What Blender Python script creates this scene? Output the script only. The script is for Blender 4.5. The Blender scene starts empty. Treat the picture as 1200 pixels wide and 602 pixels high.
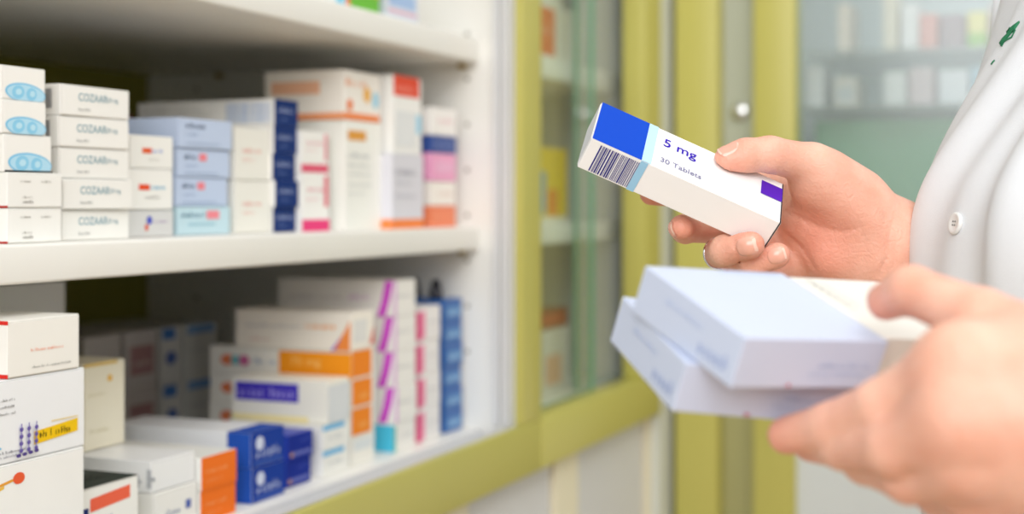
import bpy, bmesh, math, random
import numpy as np
from mathutils import Vector, Matrix

# ------------------------------------------------------------------ frame of the place
F = 1667.0                       # focal length in pixels of the 1200 px wide frame (50 mm on 36 mm)
TH = math.atan2(695.0, F)        # the shelves run along +Y, the camera looks 22.6 degrees off them
CS, SN = math.cos(TH), math.sin(TH)
ZC = 1.20                        # camera height
RIGHT = np.array([CS, SN, 0.0]); LOOK = np.array([-SN, CS, 0.0]); UP = np.array([0, 0, 1.0])
CAM = np.array([0.0, 0.0, ZC])


def C2W(X, Y, D):                # right / up / away from the lens, metres
    return CAM + X * RIGHT + Y * UP + D * LOOK


def D2W(X, Y, D):                # the same for a direction
    return X * RIGHT + Y * UP + D * LOOK


def PX(px, py, D):
    return C2W((px - 600) / F * D, (237 - py) / F * D, D)


def YX(px, x):                   # where along the shelf a sight line meets the upright plane x
    u = (px - 600) / F
    d = x / (-SN + CS * u)
    return d * (CS + SN * u)


rnd = random.Random(11)
COL = bpy.context.scene.collection


# ------------------------------------------------------------------ materials
def lin(c):
    if isinstance(c, str):
        c = tuple(int(c[i:i + 2], 16) / 255 for i in (0, 2, 4))
    return tuple((v / 12.92 if v <= .04045 else ((v + .055) / 1.055) ** 2.4) for v in c) + (1.0,)


MATS = {}


def mat(name, col, rough=.45, var=.05, scale=30.0, bump=0.0, bscale=200.0, metal=0.0, spec=.5, coat=0.0):
    if name in MATS:
        return MATS[name]
    m = bpy.data.materials.new(name); m.use_nodes = True
    nt = m.node_tree; b = nt.nodes['Principled BSDF']
    b.inputs['Roughness'].default_value = rough
    b.inputs['Metallic'].default_value = metal
    b.inputs['Specular IOR Level'].default_value = spec
    b.inputs['Coat Weight'].default_value = coat
    b.inputs['Coat Roughness'].default_value = .15
    c = lin(col)
    tc = nt.nodes.new('ShaderNodeTexCoord')
    nz = nt.nodes.new('ShaderNodeTexNoise'); nz.inputs['Scale'].default_value = scale
    nt.links.new(tc.outputs['Object'], nz.inputs['Vector'])
    mx = nt.nodes.new('ShaderNodeMix'); mx.data_type = 'RGBA'
    mx.inputs['A'].default_value = tuple(v * (1 - var) for v in c[:3]) + (1,)
    mx.inputs['B'].default_value = tuple(min(1, v * (1 + var)) for v in c[:3]) + (1,)
    nt.links.new(nz.outputs['Fac'], mx.inputs['Factor'])
    nt.links.new(mx.outputs['Result'], b.inputs['Base Color'])
    if bump:
        n2 = nt.nodes.new('ShaderNodeTexNoise'); n2.inputs['Scale'].default_value = bscale
        n2.inputs['Detail'].default_value = 4
        nt.links.new(tc.outputs['Object'], n2.inputs['Vector'])
        bp = nt.nodes.new('ShaderNodeBump'); bp.inputs['Strength'].default_value = bump
        bp.inputs['Distance'].default_value = .001
        nt.links.new(n2.outputs['Fac'], bp.inputs['Height'])
        nt.links.new(bp.outputs['Normal'], b.inputs['Normal'])
    MATS[name] = m
    return m


def ink(col):
    return mat('ink_' + col, col, .5, .03, spec=.06)


def card(col):
    return mat('card_' + col, col, .38, .025, 25, .04, 300)


def glass(name, tint, haze=0.0, hcol=(.8, .86, .88)):
    m = bpy.data.materials.new(name); m.use_nodes = True
    nt = m.node_tree; nt.nodes.clear()
    out = nt.nodes.new('ShaderNodeOutputMaterial')
    t = nt.nodes.new('ShaderNodeBsdfTransparent'); t.inputs['Color'].default_value = tint + (1,)
    g = nt.nodes.new('ShaderNodeBsdfGlossy'); g.inputs['Roughness'].default_value = .16 if haze else .02
    lw = nt.nodes.new('ShaderNodeLayerWeight'); lw.inputs['Blend'].default_value = .5
    pw = nt.nodes.new('ShaderNodeMath'); pw.operation = 'POWER'; pw.inputs[1].default_value = 4.5
    fr = nt.nodes.new('ShaderNodeMath'); fr.operation = 'MULTIPLY_ADD'; fr.inputs[1].default_value = .9; fr.inputs[2].default_value = .04
    nt.links.new(lw.outputs['Facing'], pw.inputs[0]); nt.links.new(pw.outputs[0], fr.inputs[0])
    mx = nt.nodes.new('ShaderNodeMixShader')
    nt.links.new(fr.outputs[0], mx.inputs[0]); nt.links.new(t.outputs[0], mx.inputs[1])
    nt.links.new(g.outputs[0], mx.inputs[2])
    if haze:                         # pale diffuse veil standing in for reflections on the glass
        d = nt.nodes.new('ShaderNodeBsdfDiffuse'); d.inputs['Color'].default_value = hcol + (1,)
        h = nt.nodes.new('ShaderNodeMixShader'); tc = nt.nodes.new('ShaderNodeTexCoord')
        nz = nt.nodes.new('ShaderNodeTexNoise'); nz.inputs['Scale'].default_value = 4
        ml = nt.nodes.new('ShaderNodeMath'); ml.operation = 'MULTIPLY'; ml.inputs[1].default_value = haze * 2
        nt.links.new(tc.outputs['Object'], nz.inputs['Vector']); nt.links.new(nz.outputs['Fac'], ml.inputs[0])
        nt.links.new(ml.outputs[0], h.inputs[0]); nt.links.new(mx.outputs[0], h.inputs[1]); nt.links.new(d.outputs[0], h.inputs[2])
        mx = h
    nt.links.new(mx.outputs[0], out.inputs['Surface'])
    return m


def skin_mat():
    m = bpy.data.materials.new('skin'); m.use_nodes = True
    nt = m.node_tree; b = nt.nodes['Principled BSDF']; L = nt.links.new
    tc = nt.nodes.new('ShaderNodeTexCoord')
    n1 = nt.nodes.new('ShaderNodeTexNoise'); n1.inputs['Scale'].default_value = 45; n1.inputs['Detail'].default_value = 5
    L(tc.outputs['Object'], n1.inputs['Vector'])
    r1 = nt.nodes.new('ShaderNodeValToRGB')
    r1.color_ramp.elements[0].position = .3; r1.color_ramp.elements[0].color = lin(SKIN_A)
    r1.color_ramp.elements[1].position = .72; r1.color_ramp.elements[1].color = lin(SKIN_B)
    L(n1.outputs['Fac'], r1.inputs['Fac'])
    at = nt.nodes.new('ShaderNodeAttribute'); at.attribute_name = 'pink'
    mx = nt.nodes.new('ShaderNodeMix'); mx.data_type = 'RGBA'
    mx.inputs['B'].default_value = lin(SKIN_P)
    L(at.outputs['Fac'], mx.inputs['Factor']); L(r1.outputs['Color'], mx.inputs['A'])
    L(mx.outputs['Result'], b.inputs['Base Color'])
    L(mx.outputs['Result'], b.inputs['Base Color'])
    b.inputs['Roughness'].default_value = .48
    b.inputs['Subsurface Weight'].default_value = .18
    b.inputs['Subsurface Radius'].default_value = (1, .35, .2)
    b.inputs['Subsurface Scale'].default_value = .006
    v = nt.nodes.new('ShaderNodeTexVoronoi'); v.inputs['Scale'].default_value = 700
    n2 = nt.nodes.new('ShaderNodeTexNoise'); n2.inputs['Scale'].default_value = 240; n2.inputs['Detail'].default_value = 6
    n2.inputs['Distortion'].default_value = 1.2
    L(tc.outputs['Object'], v.inputs['Vector']); L(tc.outputs['Object'], n2.inputs['Vector'])
    ad = nt.nodes.new('ShaderNodeMath'); ad.operation = 'MULTIPLY_ADD'; ad.inputs[1].default_value = .18
    L(v.outputs['Distance'], ad.inputs[0]); L(n2.outputs['Fac'], ad.inputs[2])
    bp = nt.nodes.new('ShaderNodeBump'); bp.inputs['Strength'].default_value = .48; bp.inputs['Distance'].default_value = .0014
    L(ad.outputs[0], bp.inputs['Height']); L(bp.outputs['Normal'], b.inputs['Normal'])
    return m


SKIN_A, SKIN_B, SKIN_P = 'E2A68E', 'EFBEA8', 'E2866F'

# ------------------------------------------------------------------ scene-graph helpers


def tag(o, label=None, cat=None, group=None, kind=None):
    if label: o['label'] = label
    if cat: o['category'] = cat
    if group: o['group'] = group
    if kind: o['kind'] = kind
    return o


def empty(name, loc=(0, 0, 0), rz=0.0):
    o = bpy.data.objects.new(name, None); COL.objects.link(o)
    o.location = loc; o.rotation_euler = (0, 0, rz); o.empty_display_size = .05
    return o


def link(name, me, parent=None, loc=None):
    o = bpy.data.objects.new(name, me); COL.objects.link(o)
    if parent is not None: o.parent = parent
    if loc is not None: o.location = loc
    return o


class MB:
    """collects faces with materials and becomes one mesh"""

    def __init__(self):
        self.v, self.f, self.m, self.mats, self.s = [], [], [], [], []

    def mi(self, m):
        if m not in self.mats: self.mats.append(m)
        return self.mats.index(m)

    def poly(self, pts, m, smooth=False):
        b = len(self.v); self.v += [tuple(p) for p in pts]
        self.f.append(tuple(range(b, b + len(pts)))); self.m.append(self.mi(m)); self.s.append(smooth)

    def mesh(self, vs, fs, m, smooth=False):
        b = len(self.v); self.v += [tuple(p) for p in vs]; k = self.mi(m)
        for f in fs:
            self.f.append(tuple(b + i for i in f)); self.m.append(k); self.s.append(smooth)

    def box(self, lo, hi, m, bev=0.0, seg=2):
        lo = Vector(lo); hi = Vector(hi); sz = hi - lo
        bm = bmesh.new(); bmesh.ops.create_cube(bm, size=1)
        for v in bm.verts:
            v.co = Vector((lo[i] + (v.co[i] + .5) * sz[i] for i in range(3)))
        if bev:
            bmesh.ops.bevel(bm, geom=bm.edges[:], offset=min(bev, min(sz) * .45), segments=seg, profile=.5, affect='EDGES')
        bm.verts.index_update()
        self.mesh([v.co.copy() for v in bm.verts], [[v.index for v in f.verts] for f in bm.faces], m, bool(bev) and seg > 2)
        bm.free()

    def tube(self, pts, r, m, n=10, closed=False, cap=True):
        pts = [Vector(p) for p in pts]; k = len(pts); rings = []
        for i, p in enumerate(pts):
            a = pts[(i - 1) % k] if (closed or i > 0) else p
            c = pts[(i + 1) % k] if (closed or i < k - 1) else p
            t = (c - a).normalized()
            ref = Vector((0, 0, 1)) if abs(t.z) < .9 else Vector((1, 0, 0))
            x = t.cross(ref).normalized(); y = t.cross(x)
            rr = r[i] if isinstance(r, (list, tuple)) else r
            rings.append([p + x * rr * math.cos(2 * math.pi * j / n) + y * rr * math.sin(2 * math.pi * j / n) for j in range(n)])
        vs = [q for g in rings for q in g]; fs = []
        for i in range(k if closed else k - 1):
            for j in range(n):
                a, b = i * n + j, i * n + (j + 1) % n; i2 = (i + 1) % k
                fs.append((a, b, i2 * n + (j + 1) % n, i2 * n + j))
        if cap and not closed:
            fs.append(tuple(range(n))[::-1]); fs.append(tuple((k - 1) * n + j for j in range(n)))
        self.mesh(vs, fs, m, True)

    def lathe(self, c, prof, m, n=24, ax=(0, 0, 1)):
        ax = Vector(ax).normalized(); ref = Vector((1, 0, 0)) if abs(ax.x) < .9 else Vector((0, 1, 0))
        x = ax.cross(ref).normalized(); y = ax.cross(x); c = Vector(c); k = len(prof)
        vs = [c + ax * h + (x * math.cos(2 * math.pi * j / n) + y * math.sin(2 * math.pi * j / n)) * r for r, h in prof for j in range(n)]
        fs = [(i * n + j, i * n + (j + 1) % n, (i + 1) * n + (j + 1) % n, (i + 1) * n + j) for i in range(k - 1) for j in range(n)]
        fs += [tuple(range(n))[::-1], tuple((k - 1) * n + j for j in range(n))]
        self.mesh(vs, fs, m, True)

    def build(self, name, parent=None, loc=None):
        me = bpy.data.meshes.new(name); me.from_pydata(self.v, [], self.f)
        for m in self.mats: me.materials.append(m)
        me.polygons.foreach_set('material_index', self.m)
        me.polygons.foreach_set('use_smooth', self.s)
        bm = bmesh.new(); bm.from_mesh(me)
        bmesh.ops.remove_doubles(bm, verts=bm.verts, dist=1e-6)
        bm.to_mesh(me); bm.free(); me.update()
        return link(name, me, parent, loc)


TEXT = {}


def text_mesh(s):
    if s not in TEXT:
        cu = bpy.data.curves.new('lettering', 'FONT'); cu.body = s; cu.size = 1.0; cu.resolution_u = 4; cu.offset = .012
        o = bpy.data.objects.new('lettering', cu); COL.objects.link(o)
        dg = bpy.context.evaluated_depsgraph_get(); e = o.evaluated_get(dg); me = e.to_mesh()
        vs = np.array([v.co[:2] for v in me.vertices]); fs = [tuple(p.vertices) for p in me.polygons]
        e.to_mesh_clear(); bpy.data.objects.remove(o); bpy.data.curves.remove(cu)
        vs -= vs.min(0)
        TEXT[s] = (vs, fs)
    return TEXT[s]


# ------------------------------------------------------------------ cartons
# faces of a carton whose body is x -lx..0, y 0..ly, z 0..lz ; (origin, right, up, normal, width, height)
def face_frame(n, d):
    lx, ly, lz = d
    V = Vector
    return {
        'front': (V((0, 0, 0)), V((0, 1, 0)), V((0, 0, 1)), V((1, 0, 0)), ly, lz),
        'back': (V((-lx, ly, 0)), V((0, -1, 0)), V((0, 0, 1)), V((-1, 0, 0)), ly, lz),
        'left': (V((-lx, 0, 0)), V((1, 0, 0)), V((0, 0, 1)), V((0, -1, 0)), lx, lz),
        'right': (V((0, ly, 0)), V((-1, 0, 0)), V((0, 0, 1)), V((0, 1, 0)), lx, lz),
        'top': (V((-lx, 0, lz)), V((1, 0, 0)), V((0, 1, 0)), V((0, 0, 1)), lx, ly),
        'topa': (V((0, 0, lz)), V((0, 1, 0)), V((-1, 0, 0)), V((0, 0, 1)), ly, lx),
        'bottom': (V((-lx, ly, 0)), V((1, 0, 0)), V((0, -1, 0)), V((0, 0, -1)), lx, ly),
    }[n]


def decal(mb, fr, kind, a, lift):
    o, r, u, n, W, H = fr

    def P(x, y):
        return o + r * x + u * y + n * lift
    if kind == 'rect':
        x0, y0, x1, y1, c = a
        mb.poly([P(x0 * W, y0 * H), P(x1 * W, y0 * H), P(x1 * W, y1 * H), P(x0 * W, y1 * H)], ink(c))
    elif kind == 'poly':
        mb.poly([P(x * W, y * H) for x, y in a[0]], ink(a[1]))
    elif kind == 'oval':
        cx, cy, rx, ry, c = a[:5]
        rot = a[5] if len(a) > 5 else 0
        pts = []
        for i in range(28):
            t = 2 * math.pi * i / 28; x = math.cos(t) * rx * W; y = math.sin(t) * ry * H
            pts.append(P(min(W * .995, max(W * .004, cx * W + x * math.cos(rot) - y * math.sin(rot))),
                         min(H * .995, max(H * .004, cy * H + x * math.sin(rot) + y * math.cos(rot)))))
        mb.poly(pts, ink(c))
    elif kind == 'text':
        x, y, h, s, c = a[:5]; st = a[5] if len(a) > 5 else 1.0
        vs, fs = text_mesh(s); k = h * H / .72
        mb.mesh([P(x * W + q[0] * k * st, y * H + q[1] * k) for q in vs], fs, ink(c))
    elif kind == 'scrawl':           # print too small or too soft to read: a row of strokes
        x0, y0, x1, h, c = a[:5]; rr = random.Random(int((x0 * 7 + y0 * 13 + x1 * 3) * 1000)); x = x0 * W; hh = h * H
        while x < x1 * W:
            w = hh * rr.uniform(.16, .32); t = hh * rr.choice((.62, .7, 1.0, .65))
            mb.poly([P(x, y0 * H), P(x + w, y0 * H), P(x + w, y0 * H + t), P(x, y0 * H + t)], ink(c))
            if rr.random() < .55:
                mb.poly([P(x + w, y0 * H + t * .4), P(x + w * 1.9, y0 * H + t * .4), P(x + w * 1.9, y0 * H + t * .62), P(x + w, y0 * H + t * .62)], ink(c))
            x += hh * rr.uniform(.5, .72) if rr.random() < .88 else hh * 1.1
    elif kind == 'bars':             # a barcode
        x0, y0, x1, y1, c = a[:5]; c2 = a[5] if len(a) > 5 else c
        rr = random.Random(5); x = x0 * W; unit = (x1 - x0) * W / 58
        while x < x1 * W - unit:
            w = unit * rr.choice((1, 1, 1, 2, 2, 3))
            mb.poly([P(x, y0 * H), P(x + w, y0 * H), P(x + w, y1 * H), P(x, y1 * H)], ink(rr.choice((c, c, c2))))
            x += w + unit * rr.choice((1, 1, 1.5, 2))


def carton_mesh(d, col, prints, flap=False, cuts=None, root=None, bev=.0005):
    """one folding carton: body with its print, optionally a tuck flap closing the aisle end"""
    lx, ly, lz = d; mb = MB(); e = .0006 if flap else 0
    mb.box((-lx, 0, 0), (-e, ly, lz), card(col), bev)
    if not flap:                      # seam of the glued side panel
        pass
    fb = MB() if flap else None
    if flap:
        cc = cuts or 'A9A79C'
        mb.poly([(-e + .0001, .001, .001), (-e + .0001, ly - .001, .001), (-e + .0001, ly - .001, lz - .001), (-e + .0001, .001, lz - .001)], card(cc))
        g = .0007
        fb.box((-e + .0002, g, g), (.0, ly - g, lz - g * 1.6), card(col), .00025, 1)
        # thumb notch shadow gap at the flap's ends
    lift = {}
    for p in prints:
        fn, kind, a = p[0], p[1], p[2:]
        fr = face_frame(fn, d); lift[fn] = lift.get(fn, .0002) + .00005
        tgt = fb if (flap and fn == 'front') else mb
        decal(tgt, fr, kind, a, lift[fn])
    return mb, fb


ALL = []          # (aabb) bookkeeping


def carton(x, y, z, d, col, prints, label, group, flap=False, rz=0.0, cuts=None, bev=.0005):
    mb, fb = carton_mesh(d, col, prints, flap, cuts, None, bev)
    o = mb.build('medicine_box'); o.location = (x, y, z)
    o.rotation_euler = (0, 0, rz)
    tag(o, label, 'box', None if group.startswith('lone') else group)
    if fb: fb.build('tuck_flap', o)
    ALL.append((label, x - d[0], x, y, y + d[1], z, z + d[2]))
    return o


ORD = {1: ['only'], 2: ['top', 'bottom'], 3: ['top', 'middle', 'bottom'], 4: ['top', 'second from top', 'third from top', 'bottom'],
       5: ['top', 'second from top', 'middle', 'second from bottom', 'bottom'],
       6: ['top', 'second from top', 'third from top', 'third from bottom', 'second from bottom', 'bottom']}


def stack(px0, px1, x, zbase, heights, depth, cols, prints, labels, group, flap=False, jit=.0012, turn=.012, y01=None):
    """heights bottom -> top; cols/prints: one for all or a list bottom -> top; labels list bottom -> top"""
    y0, y1 = y01 if y01 else (YX(px0, x), YX(px1, x)); n = len(heights); z = ZC + zbase
    for i, h in enumerate(heights):
        c = cols[i] if isinstance(cols, list) else cols
        p = prints[i] if (prints and isinstance(prints[0], list)) else prints
        dd = depth[i] if isinstance(depth, list) else depth
        lb = labels[i] if isinstance(labels, list) else labels.replace('%', ORD[n][n - 1 - i])
        carton(x + rnd.uniform(-jit, jit), y0 + rnd.uniform(-jit, jit), z, (dd, y1 - y0, h - .0003), c, p, lb, group, flap,
               rnd.uniform(-turn, turn))
        z += h
WORLD, E_CEIL, E_FILL, E_SIDE, EXPO, FSTOP = .42, 19, 88, 12, -.08, 4.5

# ------------------------------------------------------------------ the room
XF = -.622                      # front edges of the open shelves
XG = -.574                      # face of the green frames
Z1T, Z1B = .176, .150           # upper shelf, then the middle and bottom ones, measured from the lens height
Z2T, Z2B = -.0262, -.0508
Z3T = -.243
white = mat('white_laminate', 'F3F2EC', .38, .02, 8)
cream = mat('cream_laminate', 'EDE6CB', .4, .02, 8)
greyw = mat('grey_laminate', 'D9DADB', .4, .03, 8)
green = mat('green_paint', 'C2BC62', .36, .03, 12, .05, 90)
alu = mat('satin_track', 'DADBDC', .4, .03, 40)
dark = mat('dark_gap', '3A3833', .7)
steel = mat('lock_steel', 'D8D8D8', .22, .02, metal=1.0)


def slab(name, lo, hi, m, kind='structure'):
    b = MB(); b.box(lo, hi, m); o = b.build(name); o['kind'] = kind
    return o


slab('floor', (-1.2, -2.2, -.1), (3.6, 2.8, 0), mat('floor_boards', 'BE9C72', .35, .06, 6))
slab('wall_left', (-1.2, -2.2, 0), (-1.1, 2.8, 2.7), mat('wall_paint', 'E9E8E1', .6, .02, 5))
slab('wall_back', (-1.1, 2.55, 0), (3.6, 2.65, 2.7), mat('wall_paint', 'E9E8E1'))

# base cupboards under everything on the left-hand run
bc = empty('base_cupboard', (-.8, .5, 0))
tag(bc, 'long low cupboard with pale grey doors under the green-railed shelves', 'cupboard')


def part(name, lo, hi, m, root, bev=.0015, seg=2):
    b = MB(); o = Vector(root.location)
    b.box(Vector(lo) - o, Vector(hi) - o, m, bev, seg)
    return b.build(name, root)


zt = ZC - .296
part('carcass', (-1.08, -.55, .08), (-.61, 1.90, zt), white, bc)
part('plinth', (-1.06, -.55, 0), (-.66, 1.90, .08), dark, bc)
st = [(1.235, 1.285, cream), (1.527, 1.603, cream), (1.88, 1.90, cream), (.60, .65, cream)]
for y0, y1, m in st:
    part('door_stile', (-.61, y0, .08), (-.582, y1, zt), m, bc)
for y0, y1 in ((-.55, .597), (.653, 1.232), (1.288, 1.524), (1.606, 1.877)):
    d = part('door', (-.612, y0, .085), (-.588, y1, zt - .004), greyw, bc)
    h = MB(); yy = y0 + .06 if y0 > 1 else y1 - .06
    h.tube([(-.588 + .8, yy - .5, .70), (-.562 + .8, yy - .5, .70), (-.562 + .8, yy - .5, .58), (-.588 + .8, yy - .5, .58)], .005, steel, 8)
    h.build('handle', d)

# open shelving unit
su = empty('shelving_unit', (-.8, .5, ZC - .296))
tag(su, 'open white pharmacy shelving with yellow-green frame and shaded green back', 'shelving')
part('back_panel', (-1.08, -.55, ZC - .29), (-1.054, 1.40, ZC + .8), mat('green_back_shaded', '8F8A2C', .5, .03, 12), su)  # the frame green, darkened in its base colour for the shade inside
sp = MB(); o_ = Vector(su.location)
sp.box(Vector((-1.08, 1.40, ZC - .29)) - o_, Vector((-.5765, 1.444, ZC + .8)) - o_, white, .0015)
for xx in (-.636, -.985):
    for i in range(-4, 8):
        z = ZC + .07 + i * .049 - .035
        pts = [Vector((xx + .0026 * math.cos(t * math.pi / 6), 1.3997, z + .0026 * math.sin(t * math.pi / 6))) - o_ for t in range(12)]
        sp.poly(pts, mat('hole_shade', '9A958A', .6))
sp.build('side_panel', su)
tr = MB()
for xx in (-.5995, -.588):
    tr.box(Vector((xx - .0035, 1.3925, ZC - .238)) - o_, Vector((xx + .0035, 1.4002, ZC + .8)) - o_, alu, .0008)
tr.build('upright_track', su)
part('side_panel', (-1.08, -.57, ZC - .29), (-.5765, -.55, ZC + .8), white, su)
for z1, z0 in ((Z1T, Z1B), (Z2T, Z2B), (Z3T, Z3T - .03), (.40, .375), (.80, .775)):
    part('shelf', (-1.054, -.55, ZC + z0), (XF, 1.3998, ZC + z1), white, su, .002, 3)
trk = MB()
trk.box(Vector((XF + .001, -.55, ZC - .275)) - o_, Vector((XG - .003, 1.392, ZC - .250)) - o_, alu, .0005)
for xx in (-.6165, -.600, -.584):
    trk.box(Vector((xx - .0022, -.55, ZC - .2505)) - o_, Vector((xx + .0022, 1.392, ZC - .243)) - o_, alu, .0006)
trk.build('sliding_track', su)
part('frame_stile', (-.5763, 1.3885, ZC - .236), (XG + .006, 1.447, ZC + .8), green, su, .002, 3)
part('frame_rail', (-.5763, -.55, ZC - .292), (XG + .006, 1.447, ZC - .2362), green, su, .002, 3)
for xx in (-.64, -.95):
    for z in (Z1B, Z2B):
        pb = MB()
        pb.tube([Vector((xx, 1.3995, ZC + z - .003)) - o_, Vector((xx, 1.390, ZC + z - .003)) - o_], .0032, mat('brass_pin', 'A89048', .4, metal=.7), 10)
        pb.build('shelf_pin', su)

# glazed cabinet that carries the same run on
gc = empty('glass_cabinet', (-.8, 1.65, ZC - .296))
tag(gc, 'green-framed cabinet with sliding glass panes behind the held box', 'cabinet')
part('back_panel', (-1.08, 1.4475, ZC - .29), (-1.054, 1.90, ZC + .8), greyw, gc)
part('side_panel', (-1.08, 1.885, ZC - .29), (-.60, 1.90, ZC + .8), greyw, gc)
for z1, z0 in ((Z1T, Z1B), (Z2T, Z2B), (Z3T, Z3T - .03), (.40, .375), (.80, .775)):
    part('shelf', (-1.054, 1.4475, ZC + z0), (XF, 1.8848, ZC + z1), white, gc, .002, 3)
part('frame_rail', (-.60, 1.4475, ZC - .292), (XG + .006, 1.90, ZC - .2362), green, gc, .002, 3)
part('frame_stile', (-.6, 1.825, ZC - .236), (XG + .006, 1.90, ZC + .8), green, gc, .002, 3)
gpane = glass('pane_glass', (.94, .975, .955))
hpane = glass('reflection_haze_pane', (.95, .97, .97), .11)
gedge = mat('glass_edge', '64AC86', .2, .05, 20)


def pane(name, lo, hi, root, gm=None):
    b = MB(); o = Vector(root.location); lo = Vector(lo) - o; hi = Vector(hi) - o
    v = [Vector((x, y, z)) for x in (lo.x, hi.x) for y in (lo.y, hi.y) for z in (lo.z, hi.z)]
    big = 0 if hi.x - lo.x < hi.y - lo.y else 1
    fs = [((0, 1, 3, 2), 0), ((4, 6, 7, 5), 0), ((0, 4, 5, 1), 1), ((2, 3, 7, 6), 1), ((0, 2, 6, 4), 2), ((1, 5, 7, 3), 2)]
    for f, ax in fs:
        b.mesh([v[i] for i in f], [(0, 1, 2, 3)], (gm or gpane) if ax == big else gedge)
    return b.build(name, root)


pane('glass_pane', (-.5985, 1.4475, ZC - .235), (-.5925, 1.69, ZC + .79), gc)
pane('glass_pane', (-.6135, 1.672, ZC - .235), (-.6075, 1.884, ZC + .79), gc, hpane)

# the run across the end of the room
YB = 1.955
dc = empty('display_cabinet', (-.1, 2.15, 0))
tag(dc, 'tall glass-fronted cabinet with green posts across the end', 'cabinet')
part('corner_panel', (-.60, 1.9005, 0), (-.572, 2.45, 2.05), mat('pale_panel', 'D8DDD6', .4, .02, 8), dc)
for x0, x1 in ((-.5645, -.5025), (-.452, -.394), (.32, .38), (1.05, 1.11)):
    part('post', (x0, YB, 0), (x1, YB + .05, 2.05), green, dc, .002, 3)
part('side_panel', (-.5715, YB + .0502, 0), (-.555, 2.45, 2.05), greyw, dc)
part('filler_panel', (-.5025, YB + .03, 0), (-.452, YB + .045, ZC - .051), mat('olive_panel', 'B2B07A', .4, .05, 6), dc)
part('filler_panel', (-.5025, YB + .03, ZC - .05), (-.452, YB + .045, 2.05), mat('grey_green_panel', 'B9BEAC', .35, .05, 6), dc)
part('back_panel', (-.554, 2.44, ZC - .31), (1.11, 2.455, 2.05), mat('back_grey', 'C6D3D6', .5, .04, 4), dc)
part('green_backing', (-.393, 2.10, ZC - .30), (1.05, 2.112, ZC + .12), mat('sage_green', '80B896', .45, .10, 3), dc)
part('base_panel', (-.394, YB + .01, .06), (1.05, 2.44, ZC - .30), mat('base_grey', 'DCE2E2', .4, .03, 6), dc)
sgl = glass('shelf_glass', (.95, .98, .97), .12)
part('shelf', (-.393, 1.995, ZC + .128), (1.05, 2.435, ZC + .134), sgl, dc, 0)
part('shelf', (-.393, 2.02, ZC + .205), (1.05, 2.435, ZC + .213), sgl, dc, 0)
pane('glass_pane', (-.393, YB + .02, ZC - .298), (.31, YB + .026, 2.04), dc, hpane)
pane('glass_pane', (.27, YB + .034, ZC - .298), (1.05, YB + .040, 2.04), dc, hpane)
lk = MB(); c_ = Vector((-.4775, YB + .0295, ZC + .128)) - Vector(dc.location)
lk.lathe(c_, [(.0, -.006), (.010, -.006), (.0125, -.004), (.0125, 0), (.0, 0)], steel, 24, (0, 1, 0))
lk.build('lock', dc)


# ------------------------------------------------------------------ the medicine boxes
W_, CRM = 'F4F3EE', 'F6EFD9'
# --- middle shelf, left to right
b2 = Z2T + .0002
oval = [('front', 'oval', .53, .22, .46, .30, '84C6E8', -.06), ('front', 'oval', .54, .21, .43, .255, 'B4DEF2', -.06),
        ('front', 'oval', .36, .24, .14, .20, '8FCDEA', .15), ('front', 'oval', .37, .25, .07, .09, 'BCE3F4', .15), ('front', 'oval', .66, .21, .12, .19, '8FCDEA', .15), ('front', 'oval', .68, .22, .06, .09, 'BCE3F4', .15),
        ('left', 'bars', .80, .15, .94, .8, '55565E')]
plain = [('front', 'scrawl', .22, .72, .40, .07, '9A978F'), ('front', 'scrawl', .60, .72, .78, .07, '9A978F'),
         ('front', 'scrawl', .25, .27, .42, .07, '8F8B80'), ('front', 'scrawl', .26, .13, .44, .10, '6E6A60'),
         ('left', 'rect', .0, .0, 1.0, .06, 'B5322B')]
LA = ['white box with small grey print at the very bottom of the leftmost middle-shelf stack',
      'white box with small grey print just under the black-edged oval box',
      'white box with pale blue oval resting on a thin black edge',
      'white box with pale blue oval, second from top of the leftmost stack',
      'topmost white box with pale blue oval, at the upper left of the shelf']
yA1 = .7535
stack(0, 0, -.636, b2, [.0225, .0228], .115, W_, plain, LA[:2], 'oval and plain boxes stacked at the left', True, y01=(.7030, yA1))
stack(0, 0, -.638, b2 + .0453, [.0242], .115, W_, oval + [('front', 'rect', 0, 0, 1, .045, '201D1D')], LA[2:3], 'oval and plain boxes stacked at the left', True, y01=(.7025, yA1 - .007))
stack(0, 0, -.640, b2 + .0695, [.0218, .0218], .115, W_, oval, LA[3:], 'oval and plain boxes stacked at the left', True, y01=(.7020, yA1 - .011))
teal = [('front', 'text', .24, .50, .26, 'COZAAR', '8FAEB8', 1.0), ('front', 'text', .66, .50, .15, '50 mg', '9AB2BA', 1.1),
        ('front', 'scrawl', .24, .18, .40, .10, 'A5A8A6'), ('left', 'bars', .80, .22, .93, .85, '66686E')]
stack(72, 153, -.643, b2, [.0212, .0210, .0211, .0212, .0212], .105, W_, teal, '% white box with teal lettering in the stack of five beside the ovals', 'white boxes with teal lettering', True, .002)
logo = [('front', 'rect', .25, .48, .48, .62, 'E8542F'), ('front', 'scrawl', .50, .50, .82, .13, '6FB6D8'), ('front', 'scrawl', .38, .27, .70, .08, 'ADADA8')]
stack(148, 203, -.662, b2, [.0205], .11, 'D9D9D8', [('front', 'oval', .47, .62, .06, .16, '5A63C0'), ('front', 'oval', .41, .36, .04, .13, 'E07868'), ('front', 'scrawl', .54, .52, .85, .10, 'B9A5C8')],
      'pale grey box with tiny blue and red mark under the small white logo boxes', 'small boxes with red and blue logos', True)
stack(148, 202, -.662, b2 + .0205, [.0308], .11, W_, logo, 'tall white box with red and blue logo between two smaller ones', 'small boxes with red and blue logos', True)
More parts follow.
